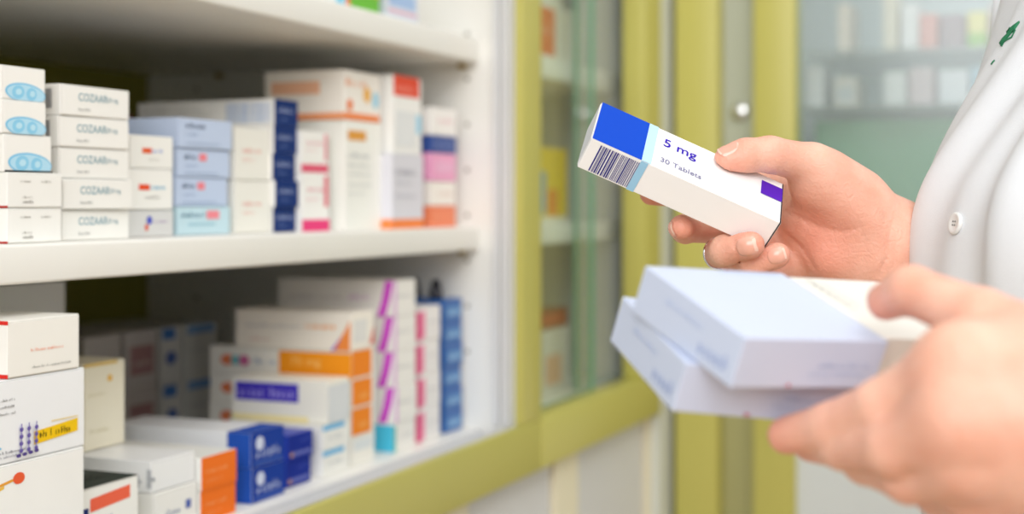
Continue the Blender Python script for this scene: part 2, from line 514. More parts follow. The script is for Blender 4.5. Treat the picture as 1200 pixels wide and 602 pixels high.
stack(149, 201, -.664, b2 + .0513, [.0252], .11, W_, [('front', 'rect', .28, .46, .50, .62, 'E8683F'), ('front', 'scrawl', .48, .48, .74, .14, '8FA0DC'), ('front', 'scrawl', .42, .24, .64, .08, 'C5C3BE')],
      'small white box with orange and blue logo topping its stack', 'small boxes with red and blue logos', True)
blu = [('front', 'scrawl', .13, .62, .34, .20, '4C5C78'), ('front', 'rect', .40, .58, .54, .84, 'EE8A92'), ('front', 'scrawl', .14, .36, .36, .10, '9DB0CC'), ('front', 'rect', .13, .12, .76, .17, 'A9BBD6')]
blu_t = [('front', 'scrawl', .13, .66, .46, .20, '4C5C78'), ('front', 'scrawl', .14, .42, .34, .10, '9DB0CC'), ('front', 'rect', .13, .14, .76, .19, 'A9BBD6')]
blu_b = [('front', 'scrawl', .08, .62, .48, .20, '4A7890'), ('front', 'rect', .54, .56, .78, .86, 'F08F98'), ('front', 'rect', .2, .34, .7, .42, 'A0C8D6')]
stack(207, 269, -.668, b2, [.0228, .0232, .0228, .0240], .12, ['C6E2EC', 'C3D2EC', 'C3D2EC', 'C3D2EC'], [blu_b, blu, blu, blu_t],
      ['pale turquoise box at the foot of the light blue stack', 'light blue box resting on the turquoise one', 'light blue box with pink patch just under the top one', 'topmost light blue box without any pink patch, beside the white logo boxes'],
      'light blue boxes on the middle shelf', True)
stack(176, 200, -.80, b2, [.105], .08, '6E2A30', [], 'dark red box standing behind the light blue stack', 'lone dark red box', y01=(.98, 1.04))
pkt = [('front', 'scrawl', .22, .52, .72, .10, 'EBAFA4'), ('front', 'scrawl', .22, .36, .55, .08, 'EFC5BC')]
stack(274, 315, -.669, b2, [.0445, .0450], .10, 'EFEDE4', pkt, ['lower off-white box with faint pink print left of the navy ends', 'upper off-white box with faint pink print left of the navy ends'], 'off-white boxes with pink print', True)
nav = [('front', 'rect', 0, 0, 1, 1, '1F3670'), ('front', 'scrawl', .18, .50, .82, .22, 'A9B6D8'), ('front', 'scrawl', .22, .22, .6, .12, '6E82B4')]
navt = nav + [('left', 'bars', .66, .12, .98, .88, 'A8BCDC', 'C5D2E8'), ('left', 'scrawl', .06, .42, .55, .10, 'CBCBC4'), ('left', 'scrawl', .06, .62, .5, .10, 'CBCBC4')]
stack(322, 349, -.664, b2, [.0220, .0232, .0238, .0236, .0236], .145, W_, [nav, nav, nav, nav, navt],
      '% white box with navy end in the navy stack on the middle shelf', 'white boxes with navy ends', False, .002)
pnk = [('front', 'scrawl', .18, .68, .78, .08, 'E58FA0'), ('front', 'scrawl', .18, .52, .6, .06, 'EDB9C2')]
stack(354, 386, -.660, b2, [.0530, .0375], .09, W_, [pnk + [('front', 'rect', 0, 0, 1, .20, 'E5477F'), ('front', 'rect', .80, .42, .95, .95, 'E47A86')], pnk + [('front', 'rect', 0, 0, 1, .20, 'E0617A'), ('front', 'rect', .86, .3, .96, .95, 'EC9AA4')]],
      ['white box with magenta base band, under the red-banded one', 'white box with red base band on the magenta-banded one'], 'pink print boxes')
stack(404, 447, -.652, b2, [.1030], .06, 'F3F3EC', [('front', 'rect', .07, .82, .56, .91, 'E0A04A'), ('front', 'scrawl', .08, .66, .62, .05, 'A9B0B8'), ('front', 'scrawl', .08, .58, .7, .03, 'BFC4C6'), ('front', 'scrawl', .08, .50, .66, .03, 'BFC4C6'), ('front', 'scrawl', .08, .40, .7, .03, 'C9CDCE'), ('front', 'scrawl', .08, .32, .5, .03, 'C9CDCE')],
      'tall white box with amber label, standing under the orange-striped box', 'tall white boxes at the right end')
stack(404, 447, -.651, b2 + .1032, [.0465], .085, 'F6F1E8', [('front', 'rect', 0, 0, .98, .15, 'F0905A'), ('left', 'rect', 0, 0, 1, .14, 'F0A070'), ('left', 'rect', .08, .52, .70, .78, 'F4BE9C'), ('front', 'scrawl', .05, .68, .62, .16, 'F3A97C'), ('front', 'oval', .62, .55, .10, .16, 'F0B85A'), ('front', 'oval', .86, .46, .09, .18, 'A8D8EC'), ('front', 'oval', .15, .3, .08, .12, 'EE8A58')],
      'cream box with orange stripes lying on top of the tall amber-label box', 'tall white boxes at the right end')
stack(460, 497, -.640, b2, [.0735], .09, 'DCDCE4', [('front', 'rect', 0, 0, 1, .13, 'F08A4C'), ('left', 'rect', 0, 0, 1, .13, 'F08A4C'), ('front', 'scrawl', .1, .72, .72, .09, 'A3A3AE'), ('front', 'scrawl', .1, .6, .6, .05, 'B5B5C0'), ('front', 'scrawl', .1, .42, .7, .05, 'C0C0CA')],
      'lavender-grey box with orange base band, under the red-cornered one', 'tall white boxes at the right end')
stack(462, 495, -.641, b2 + .0737, [.0775], .085, 'F2F2EE', [('front', 'rect', 0, .74, .92, 1, 'E4573F'), ('front', 'scrawl', .1, .80, .7, .09, 'F0A090'), ('front', 'oval', .88, .40, .16, .13, 'A6D6EC'), ('front', 'rect', .08, .1, .8, .55, 'E3E6E6')],
      'white box with red patch at its top, on the lavender-grey box', 'tall white boxes at the right end')
stack(505, 534, -.640, b2, [.0225], .07, 'F0855A', [('front', 'scrawl', .1, .4, .8, .25, 'F4A582')], 'orange box at the foot of the rightmost middle-shelf stack', 'thin boxes against the side panel')
stack(505, 534, -.640, b2 + .0227, [.0255], .07, 'F4F0E8', [('front', 'scrawl', .3, .4, .85, .2, 'EBD0C8')], 'white box on the orange one in the rightmost stack', 'thin boxes against the side panel')
stack(505, 534, -.640, b2 + .0484, [.0290], .07, 'F0A6CC', [('front', 'rect', .2, .3, .9, .7, 'ECB8D4')], 'pink box halfway up the rightmost middle-shelf stack', 'thin boxes against the side panel')
stack(505, 534, -.640, b2 + .0776, [.0180], .07, '2F4F98', [('front', 'scrawl', .25, .4, .85, .28, '7F92C8')], 'navy blue box on the pink one in the rightmost stack', 'thin boxes against the side panel')
stack(505, 534, -.640, b2 + .0958, [.0285], .07, 'F4F2EE', [('front', 'scrawl', .25, .45, .8, .2, 'F0BFC8')], 'white box topping the pink and navy boxes at the right end', 'thin boxes against the side panel')

# --- bottom shelf
b3 = Z3T + .0002
stack(0, 0, -.612, b3, [.0848], .12, 'F5F5F2', [('front', 'poly', [(.42, .81), (.63, .875), (.63, .895), (.42, .83)], 'E8A23A'), ('front', 'oval', .645, .885, .03, .042, 'E8603A'), ('front', 'poly', [(.42, .76), (.57, .835), (.57, .855), (.42, .78)], 'EFC04A'), ('front', 'scrawl', .55, .22, .90, .035, '8C8C8A'), ('front', 'scrawl', .60, .14, .95, .03, 'A5A5A2')],
      'big white box with orange dot, lowest of the large boxes at the left', 'large white boxes in the lower left corner', True, .0004, .003, y01=(.575, .7450))
pp = [('front', 'scrawl', .50, .74, .60, .035, 'A0A0A0'), ('front', 'scrawl', .50, .66, .60, .035, 'A0A0A0'), ('front', 'scrawl', .50, .58, .60, .035, 'A0A0A0'),
      ('front', 'poly', [(.705, .155), (.955, .215), (.955, .375), (.705, .315)], 'F2C71E'), ('front', 'scrawl', .735, .225, .91, .085, '4A3C12'),
      ('front', 'rect', .80, .395, .955, .408, 'EBD28A'), ('front', 'scrawl', .47, .12, .66, .035, '7D7D88'), ('front', 'scrawl', .47, .07, .66, .03, '9A9AA4'), ('front', 'poly', [(.50, .17), (.53, .19), (.51, .24)], '8CC8E8')]
for i in range(3):
    for j in range(4):
        pp.append(('front', 'oval', .632 + i * .038, .12 + j * .085, .010, .028, '6A5CA6'))
        pp.append(('front', 'rect', .629 + i * .038, .13 + j * .085, .635 + i * .038, .19 + j * .085, '8A80BC'))
for j in range(4):
    pp.append(('front', 'oval', .61 + j * .032, .07 + j * .006, .013, .022, '54488A'))
stack(0, 0, -.612, b3 + .0849, [.0510], .12, 'F2F4F6', pp, 'large white box with yellow label and purple dots in the lower left', 'large white boxes in the lower left corner', True, .0004, .003, y01=(.585, .7470))
stack(0, 0, -.612, b3 + .1360, [.0352], .10, 'F5F3EC', [('front', 'scrawl', .30, .42, .74, .06, 'F0A890'), ('front', 'scrawl', .32, .12, .88, .05, 'A5A5A0'), ('left', 'rect', .0, .93, 1, 1, 'D8352E'), ('left', 'rect', .0, 0, 1, .07, 'D8352E')],
      'white box with red edges on top of the yellow-label box', 'large white boxes in the lower left corner', True, .0002, .0, y01=(.6765, .7413))
yy0, yy1 = .895, .978
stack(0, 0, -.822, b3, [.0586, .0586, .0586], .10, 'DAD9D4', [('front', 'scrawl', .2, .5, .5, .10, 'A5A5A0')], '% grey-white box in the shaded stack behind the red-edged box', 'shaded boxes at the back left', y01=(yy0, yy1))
# black-topped box with the orange stripe, on a plain one
stack(97, 162, -.622, b3, [.0190], .15, W_, [('front', 'scrawl', .3, .4, .7, .2, 'B5B5B0')], 'flat white box under the black-topped orange-stripe box', 'boxes with the black top', True)
stack(97, 162, -.622, b3 + .0192, [.0345], .15, W_, [('front', 'poly', [(.13, .52), (.84, .60), (.84, .86), (.13, .78)], 'EE6A4E'), ('front', 'rect', 0, 0, .10, .62, '22306C'), ('front', 'scrawl', .18, .30, .52, .09, 'A8B0C4'), ('top', 'rect', 0, 0, 1, 1, '26302C'),
      ('topa', 'scrawl', .1, .12, .9, .05, '9AA5A0'), ('topa', 'scrawl', .08, .24, .85, .05, '9AA5A0'), ('topa', 'scrawl', .1, .36, .9, .05, '9AA5A0'), ('topa', 'scrawl', .1, .5, .9, .05, '9AA5A0')],
      'white box with orange stripe and black printed top at the lower left', 'boxes with the black top', True)
stack(164, 237, -.632, b3, [.0328], .17, W_, [('front', 'scrawl', .25, .42, .55, .16, '9AA0B4'), ('front', 'rect', .72, .46, .84, .66, '5568B0')], 'white box with tiny blue mark under the plain grey-printed one', 'white boxes left of the orange fronts', True, y01=(.8455, .898))
stack(164, 237, -.634, b3 + .0330, [.0228], .165, 'F3F4F4', [('left', 'scrawl', .92, .15, .98, .6, 'B5B8BC'), ('top', 'scrawl', .3, .4, .7, .08, 'D5D7DA')], 'plain white box beside the orange fronts, its stack of two uppermost', 'white boxes left of the orange fronts', True, y01=(.8455, .898))
stack(0, 0, -.703, b3 + .0561, [.0660], .06, CRM, [('front', 'rect', .0, .96, .8, 1, 'E8C878'), ('front', 'oval', .62, .80, .06, .04, 'F0C05A'), ('front', 'scrawl', .15, .2, .6, .04, 'CFC6A4'), ('front', 'scrawl', .1, .62, .5, .03, 'D9D0AE')],
      'tall cream box behind the large white ones at the lower left', 'lone cream box', True, .0, .02, y01=(.856, .9045))
org = [('front', 'rect', 0, 0, 1, 1, 'F5792A'), ('front', 'scrawl', .12, .48, .72, .14, 'F8A468'), ('front', 'scrawl', .12, .22, .6, .10, 'F79A5C')]
stack(236, 277, -.630, b3, [.0245, .0255], .15, 'F1F1EC', org, ['lower white box with bright orange front beside the blue pair', 'upper white box with bright orange front beside the blue pair'], 'boxes with orange fronts', False, .0008, .004)
kb = [('front', 'rect', 0, 0, 1, 1, '20409A'), ('front', 'oval', .26, .66, .12, .20, 'D5DCEE'), ('front', 'scrawl', .16, .24, .88, .26, 'C2CCE6'), ('left', 'rect', .84, 0, 1, 1, '2A55B4'), ('top', 'rect', .84, 0, 1, 1, '2A4FA8'), ('front', 'rect', .1, .08, .95, .13, '5470B8')]
stack(285, 325, -.634, b3, [.0285, .0287], .14, 'EDEFF2', kb, ['lower blue-fronted box with white round mark', 'upper blue-fronted box with white round mark'], 'blue boxes with a white round mark', False, .0008, .004, y01=(.9745, 1.0235))
kd = [('front', 'rect', 0, 0, 1, 1, '1E3190'), ('front', 'rect', .16, .16, .94, .30, '6C74B8'), ('front', 'scrawl', .5, .62, .95, .2, '4A5AB0'), ('left', 'rect', .80, 0, 1, 1, '3550C8'), ('front', 'oval', .14, .22, .08, .1, 'B08878')]
stack(339, 372, -.640, b3, [.0226, .0224], .13, '2E44B4', kd, ['lower deep blue box right of the white round marks', 'upper deep blue box right of the white round marks'], 'deep blue boxes', False, .0008, .004, y01=(1.0400, 1.0800))
stack(376, 405, -.638, b3, [.0225, .0224], .10, 'F1F1EC', [('front', 'scrawl', .2, .4, .7, .2, 'C4C8CC'), ('front', 'rect', 0, .80, .8, 1, '6FBBE6')], ['white box at shelf level under the light blue banded one', 'white box with light blue band under the violet-label box'], 'white boxes right of the deep blue pair', y01=(1.0950, 1.1430))
stack(350, 405, -.638, b3 + .0453, [.0385], .100, 'F3F1E4', [('left', 'rect', .04, .46, .70, .90, '4B3FB8'), ('left', 'scrawl', .08, .55, .64, .24, '9C92DC'), ('left', 'rect', 0, .0, .8, .14, 'F0E2A8'), ('front', 'scrawl', .3, .5, .7, .12, 'C5CCD2'), ('front', 'rect', 0, 0, 1, .9, 'DADEE0')],
      'white box with violet label on its long side, above the light blue band', 'lone box with violet label', y01=(1.1040, 1.1430))
dots = [('left', 'oval', .13, .52, .05, .20, 'E8845A'), ('left', 'oval', .19, .52, .035, .18, '6FBFC4'), ('left', 'oval', .25, .52, .04, .2, 'C86A9A')]
obx = dots + [('left', 'scrawl', .32, .42, .5, .2, 'B5B9C2'), ('front', 'rect', 0, .08, .85, 1, 'F08A2C'), ('front', 'rect', .3, .3, .7, .5, 'F2A050')]
obt = dots + [('left', 'scrawl', .32, .42, .48, .22, 'A5B3C8'), ('left', 'rect', .50, .0, 1, .94, 'F59A25'), ('left', 'text', .58, .36, .3, '75 mg', 'F8BE6C', 1.2), ('front', 'rect', 0, .08, .85, 1, 'F08A2C')]
stack(412, 438, -.640, b3, [.0255, .0267, .0267, .0267], .155, 'F2F0E8', [[('front', 'rect', .1, .5, .9, .9, 'DDE3E4')] , obx, obx, obt],
      ['plain white box at the foot of the orange-patched stack', 'lowest box with orange front patch in its stack', 'middle box with orange front patch, under the orange-banded one', 'white box with broad orange band along its side'],
      'boxes with orange patches', False, .001, .004, y01=(1.1500, 1.1945))
stack(412, 438, -.640, b3 + .1058, [.0355], .125, 'F6F0E4', [('left', 'scrawl', .1, .55, .58, .12, 'C2C2C4'), ('left', 'scrawl', .62, .55, .86, .18, 'F2A868'), ('left', 'poly', [(.86, 0), (.995, 0), (.995, .8)], 'F09048'), ('left', 'poly', [(.83, 0), (.86, 0), (.93, .42)], '9C6AD0'), ('left', 'scrawl', .12, .2, .3, .08, 'D8A8A0'), ('front', 'poly', [(.8, .1), (1, .1), (1, .6)], 'D85A4A'), ('front', 'rect', .1, .2, .7, .8, 'E2E2DE')],
      'white box with orange wedge and small violet stripe topping the orange-patched stack', 'boxes with orange patches', False, .001, .004, y01=(1.1500, 1.1945))
mg = [('left', 'poly', [(.86, .0), (.93, .0), (.97, .5), (.995, 1), (.93, 1), (.90, .45)], 'D64FD0'), ('front', 'scrawl', .15, .5, .8, .12, 'D2D2D4'), ('front', 'rect', 0, 0, .12, 1, 'E4B8E4')]
mgt = mg + [('left', 'scrawl', .1, .45, .58, .14, 'CFCBCB'), ('left', 'scrawl', .62, .45, .8, .16, 'DDB4DA')]
stack(460, 485, -.638, b3, [.0280, .0345, .0345, .0345, .0352], .130, 'F1EFEA', [[('left', 'rect', .8, 0, 1, .95, '4FC0E0'), ('front', 'rect', 0, 0, .1, .9, '58B8A8'), ('front', 'scrawl', .3, .4, .8, .2, 'D2D2D4')], mg, mg, mg, mgt],
      ['white box with bright cyan patch at the foot of the magenta stack', 'lowest box with magenta swoosh', 'second box with magenta swoosh from the cyan one up', 'box with magenta swoosh just under the topmost', 'topmost box with magenta swoosh, highest on the bottom shelf'],
      'boxes with a magenta swoosh', False, .001, .004, y01=(1.2315, 1.279))
stack(492, 511, -.638, b3, [.0342, .0342, .0342, .0342], .10, 'EFECEA', [('left', 'rect', .9, 0, 1, .85, 'E86A94'), ('front', 'rect', 0, .08, .16, .9, 'EE8CAC'), ('front', 'scrawl', .3, .5, .85, .1, 'CFCFD4'), ('front', 'scrawl', .3, .3, .7, .08, 'D9D9DE')],
      '% white box with pink edge stripe between magenta and blue stacks', 'white boxes with pink edge stripes', False, .001, .004, y01=(1.2935, 1.336))
stack(520, 540, -.640, b3, [.0234] * 6, .09, '2C64AC', [('front', 'rect', .12, .2, .95, .62, '6F9CCB'), ('front', 'scrawl', .2, .30, .9, .2, 'B5CBE4')],
      '% blue box with pale lettering in the stack at the right end', 'blue boxes against the side panel', False, .001, .004, y01=(1.351, 1.3935))
for i, (xv, yv, lb) in enumerate(((-.655, 1.362, 'small black-capped vial nearest the shelf edge on the blue stack'), (-.69, 1.380, 'small black-capped vial furthest right on the blue stack'), (-.705, 1.360, 'small black-capped vial at the back left of the blue stack'))):
    v = empty('vial', (xv, yv, ZC + b3 + .1405)); tag(v, lb, 'bottle', 'vials on the blue stack')
    m_ = MB(); m_.lathe((0, 0, 0), [(.0, 0), (.0065, 0), (.007, .001), (.007, .011), (.0045, .0135), (.0, .0135)], mat('dark_glass', '2A2A34', .15), 20); m_.build('body', v)
    m_ = MB(); m_.lathe((0, 0, .0133), [(.0, 0), (.0052, 0), (.0052, .006), (.0045, .007), (.0, .007)], mat('black_cap', '1E1E22', .4), 20); m_.build('cap', v)
# shaded stacks at the back
gb = [('front', 'rect', .1, .82, .9, .98, '7FA4D0'), ('front', 'scrawl', .15, .5, .8, .07, 'B5B5B5')]
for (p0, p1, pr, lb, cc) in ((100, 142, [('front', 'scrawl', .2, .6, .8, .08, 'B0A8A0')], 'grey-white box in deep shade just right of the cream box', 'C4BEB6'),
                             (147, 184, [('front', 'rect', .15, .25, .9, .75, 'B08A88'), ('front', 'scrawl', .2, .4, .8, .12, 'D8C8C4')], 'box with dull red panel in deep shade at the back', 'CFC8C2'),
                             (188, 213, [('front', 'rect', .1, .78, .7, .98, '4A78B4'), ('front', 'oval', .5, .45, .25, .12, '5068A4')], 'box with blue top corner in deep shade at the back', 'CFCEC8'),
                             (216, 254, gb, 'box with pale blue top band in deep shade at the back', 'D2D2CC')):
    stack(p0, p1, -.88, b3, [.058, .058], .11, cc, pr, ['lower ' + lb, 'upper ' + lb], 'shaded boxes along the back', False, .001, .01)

# --- upper shelf, only the feet of these boxes show
b1 = Z1T + .0002
stack(384, 407, -.63, b1, [.05], .09, 'EFF3F4', [('front', 'rect', .45, 0, .9, .6, '7FD0EC')], 'white box with cyan patch on the upper shelf', 'boxes on the upper shelf')
stack(412, 445, -.627, b1, [.05], .09, '6BBE2C', [('front', 'rect', 0, .28, 1, .36, 'E8C23A'), ('front', 'rect', 0, .36, 1, 1, 'F3D84A'), ('left', 'rect', .9, 0, 1, 1, 'E88A6A')], 'green and yellow box on the upper shelf', 'boxes on the upper shelf')
stack(452, 490, -.63, b1, [.05], .09, 'DCE2EE', [('front', 'rect', .1, .25, .9, .5, 'A9C4E8'), ('front', 'rect', .06, .12, .94, .18, 'E8B8C8')], 'pale blue and white box on the upper shelf', 'boxes on the upper shelf')

# --- behind the glass panes
g = 'boxes behind the sliding glass'
stack(0, 0, -.645, b1, [.085], .07, 'F0EEEA', [('front', 'rect', .12, .10, .72, .80, 'E0603C'), ('front', 'scrawl', .2, .4, .66, .12, 'F0A890')], 'white and red box on the top shelf behind glass', g, y01=(1.62, 1.715))
stack(0, 0, -.650, b1, [.075], .07, 'F0ECE0', [], 'plain cream box right of the red one behind glass', g, y01=(1.722, 1.80))
stack(0, 0, -.645, b2, [.095], .06, 'F0CE1C', [('front', 'rect', .02, .12, .38, .68, '5BA0D8'), ('front', 'rect', .45, .1, .72, .45, 'EE8A3C'), ('front', 'rect', 0, 0, 1, .08, 'F2EFE6')], 'yellow box with blue and orange patches behind glass', g, y01=(1.61, 1.735))
stack(0, 0, -.75, b2, [.135], .06, 'E6D8D4', [('front', 'rect', .2, .75, .8, .95, 'D88A94')], 'tall pinkish box behind the yellow one', g, y01=(1.60, 1.77))
stack(0, 0, -.645, b3, [.083], .07, 'E4E0DC', [('front', 'rect', .06, .3, .3, .9, '9CB4D0'), ('front', 'rect', .4, .15, .8, .6, 'E8B4A0')], 'white box with dull blue and salmon panels behind glass', g, y01=(1.60, 1.74))
stack(0, 0, -.646, b3 + .0835, [.024], .07, '8C2E34', [('front', 'rect', .3, .2, .9, .8, 'B84848')], 'dark red box lying on the salmon-panelled one behind glass', g, y01=(1.605, 1.735))

# --- in the end cabinet (fronts face the room, towards -Y)


def cabinet_box(px0, px1, y, z, h, col, prints, label, dep=.08):
    def xx(px):
        u = (px - 600) / F; d = y / (CS + SN * u)
        return d * (-SN + CS * u)
    x0, x1 = xx(px0), xx(px1)
    mb, _ = carton_mesh((x1 - x0, dep, h), col, prints)
    o = mb.build('medicine_box'); o.location = (x1, y, z); tag(o, label, 'box', 'boxes in the end cabinet')


zs = ZC + .1345; zu = ZC + .2135
R_ = lambda c: [('left', 'rect', .15, .2, .85, .7, c)]
for px0, px1, h, c, pr, lb in ((945, 965, .062, 'E4E9EC', [], 'tall pale box beside the green post in the end cabinet'),
                               (978, 1004, .045, 'DAD8D0', R_('C9D2D6'), 'beige-grey box on the lower shelf of the end cabinet'),
                               (1036, 1062, .05, 'E0E6E6', [], 'pale mint box in the middle of the end cabinet'),
                               (1066, 1094, .055, 'CDBFC4', [], 'mauve box beside the mint one in the end cabinet'),
                               (1100, 1135, .05, 'DDE3EA', [], 'pale blue-white box on the lower shelf by the coat'),
                               (1138, 1165, .052, 'A9CCE0', [], 'light blue box on the lower shelf next to the coat')):
    cabinet_box(px0, px1, 2.06, zs, h, c, pr, lb)
for px0, px1, h, c, pr, lb in ((982, 996, .07, 'EDE4DA', [], 'cream upright box on the upper shelf of the end cabinet'),
                               (1035, 1052, .08, 'EDE8D8', [], 'tall ivory box on the upper shelf of the end cabinet'),
                               (1056, 1076, .065, 'F0F2F4', [], 'white box left of the salmon one in the end cabinet'),
                               (1078, 1098, .05, 'E0A098', [], 'salmon box on the upper shelf of the end cabinet'),
                               (1102, 1130, .048, '9C8C94', [], 'dull mauve box on the upper shelf of the end cabinet'),
                               (1134, 1156, .05, 'E6E08A', [('left', 'rect', 0, 0, 1, .4, '9CCB6A')], 'yellow and green box on the upper shelf near the coat'),
                               (1160, 1190, .06, 'D8C0BC', [], 'pinkish box on the upper shelf nearest the coat')):
    cabinet_box(px0, px1, 2.06, zu, h, c, pr, lb)

# ------------------------------------------------------------------ boxes in the hands
def posed_box(name, corner, X, Y, Z, d, col, prints, label, group=None, flaps=(), bev=.0004):
    """corner = local (0,0,0) ; X,Y,Z world axes of the carton"""
    mb, _ = carton_mesh(d, col, prints, False, None, None, bev)
    o = mb.build(name)
    o.matrix_world = Matrix(((X[0], Y[0], Z[0], corner[0]), (X[1], Y[1], Z[1], corner[1]), (X[2], Y[2], Z[2], corner[2]), (0, 0, 0, 1)))
    tag(o, label, 'box', group)
    return o


def axes(cols):
    return [D2W(*c) / np.linalg.norm(c) for c in cols]


a_, u_, v_ = axes(([.9124, -.4052, .0571], [.1937, .5505, .812], [-.3605, -.7299, .5808]))
hd = (.1135, .0395, .0209)                       # long, main face, narrow face
h0 = C2W(.0435, .0349, .7742)                    # nearest edge, left end
hero_corner = h0 + a_ * hd[0]
BLU_, PALE = '0846BE', 'B4DAF2'
hp = [('left', 'rect', .002, 0, .262, 1, BLU_), ('left', 'rect', .262, 0, .312, 1, PALE),
      ('left', 'text', .352, .53, .20, '5 mg', '3A22AE', .95), ('left', 'text', .352, .17, .115, '30 Tablets', '7C7C9C', .95),
      ('left', 'rect', .885, .50, 1, .84, '5A28B4'),
      ('bottom', 'bars', .055, .05, .262, .92, '2E2C80', '8C8CA8'), ('bottom', 'rect', .262, 0, .30, 1, '9CCBE8'),
      ('back', 'rect', .05, .1, .95, .9, 'EDEDEA')]
hero = posed_box('medicine_box', hero_corner, a_, v_, u_, (hd[0], hd[2], hd[1]), 'F7F7F6', hp,
                 'white box with blue panel, barcode and 5 mg lettering, held in far hand', None)
# the ends: tucked flaps, a little proud of the board, the right end rimmed with painted shadow
for k, nm in ((0, 'tuck_flap'), (1, 'tuck_flap')):
    fb = MB(); g = .0006
    if k == 0:
        fb.box((-hd[0] - .0005, g, g * 2), (-hd[0] - .0001, hd[2] - g, hd[1] - g), card('F7F7F6'), .0003, 1)
        fb.poly([(-hd[0] - .0006, g * 2, g * 3), (-hd[0] - .0006, g * 2, hd[1] - g * 2), (-hd[0] - .0006, hd[2] - g * 2, hd[1] - g * 2), (-hd[0] - .0006, hd[2] - g * 2, g * 3)], ink('D9DCE0'))
    else:
        fb.box((.0002, g, g), (.0010, hd[2] - g, hd[1] - g * 2), card('F7F7F6'), .0003, 1)
        fb.box((.00005, .0001, .0001), (.0006, hd[2] - .0001, hd[1] - .0001), ink('2A2A30'), 0)  # dark sheet stands in for the shadow line along this end
    fb.build(nm, hero)

e1, e2, hh = axes(([.8537, -.0669, .5165], [.464, -.3524, -.8127], [-.2365, -.9335, .2697]))
b1t = C2W(.0558, -.0264, .596); bd = (.0758, .0704, .0214)
f1, f2, _ = axes(([.9217, -.1275, .3664], [.3076, -.3353, -.8905], [-.2365, -.9335, .2697]))
b2t = C2W(.0482, -.0405, .6201) + hh * .0004; bd2 = (.0897, .0668, .0214)


def flat_box(t, ex, ey, d, col, prints, label, group=None):
    c = t + ex * d[0] + ey * d[1] + hh * d[2]
    return posed_box('medicine_box', c, ex, -ey, -hh, d, col, prints, label, group, bev=.0006)


LB = 'C6D0E6'
lp = [('back', 'scrawl', .66, .18, .95, .30, 'A3B2D6'), ('back', 'scrawl', .28, .60, .64, .12, 'BECBE6'), ('left', 'scrawl', .55, .42, .92, .10, 'B6C2DC'), ('left', 'scrawl', .50, .26, .92, .08, 'BCC8E0'),
      ('left', 'oval', .38, .07, .014, .035, 'C86A80'), ('top', 'rect', .50, .955, .96, .975, 'C2D2EC')]
flat_box(b1t, e1, e2, bd, LB, lp + [('front', 'rect', .02, .05, .98, .95, '25222C')], 'upper of the two pale blue boxes in the near hand', 'pale blue boxes in the near hand')  # dark end panel painted in for the shadowed gap beside the white box
flat_box(b2t, f1, f2, bd2, LB, lp, 'lower pale blue box, turned a little under the upper one', 'pale blue boxes in the near hand')
wd = (.062, .0640, .0190)
wt = b1t + e1 * (bd[0] + .0045) + e2 * .0  + hh * .0016
flat_box(wt, e1, e2, wd, 'E6E3DA', [('topa', 'scrawl', .45, .84, .95, .05, 'A9ACA8'), ('topa', 'scrawl', .5, .76, .9, .03, 'C0C2BE')], 'white box under the near thumb, beside the upper pale blue box')

# ------------------------------------------------------------------ flesh and cloth as smooth solids


def smin(a, b, k):
    h = np.maximum(k - np.abs(a - b), 0) / k
    return np.minimum(a, b) - h * h * k * .25


def cone(P, a, b, ra, rb):
    a = np.asarray(a, np.float32); ab = np.asarray(b, np.float32) - a
    t = np.clip(((P - a) @ ab) / max(1e-12, float(ab @ ab)), 0, 1)
    q = P - a - t[:, None] * ab
    return np.sqrt((q * q).sum(1)) - (ra + (rb - ra) * t)


def ell(P, c, ax, r):
    q = (P - np.asarray(c, np.float32)) @ np.asarray(ax, np.float32).T / np.asarray(r, np.float32)
    k0 = np.sqrt((q * q).sum(1)); k1 = np.sqrt(((q / np.asarray(r, np.float32)) ** 2).sum(1)) + 1e-9
    return k0 * (k0 - 1) / k1


def obox(P, corner, X, Y, Z, d, grow):
    q = P - np.asarray(corner, np.float32)
    q = np.stack([q @ X, q @ Y, q @ Z], 1)
    c = np.array([-d[0] / 2, d[1] / 2, d[2] / 2]); h = np.array(d) / 2 + grow
    e = np.abs(q - c) - h
    return np.sqrt((np.maximum(e, 0) ** 2).sum(1)) + np.minimum(e.max(1), 0)


def chain(P, pts, k=.004):
    d = None
    for (a, ra), (b, rb) in zip(pts[:-1], pts[1:]):
        c = cone(P, a, b, ra, rb)
        d = c if d is None else smin(d, c, k)
    return d


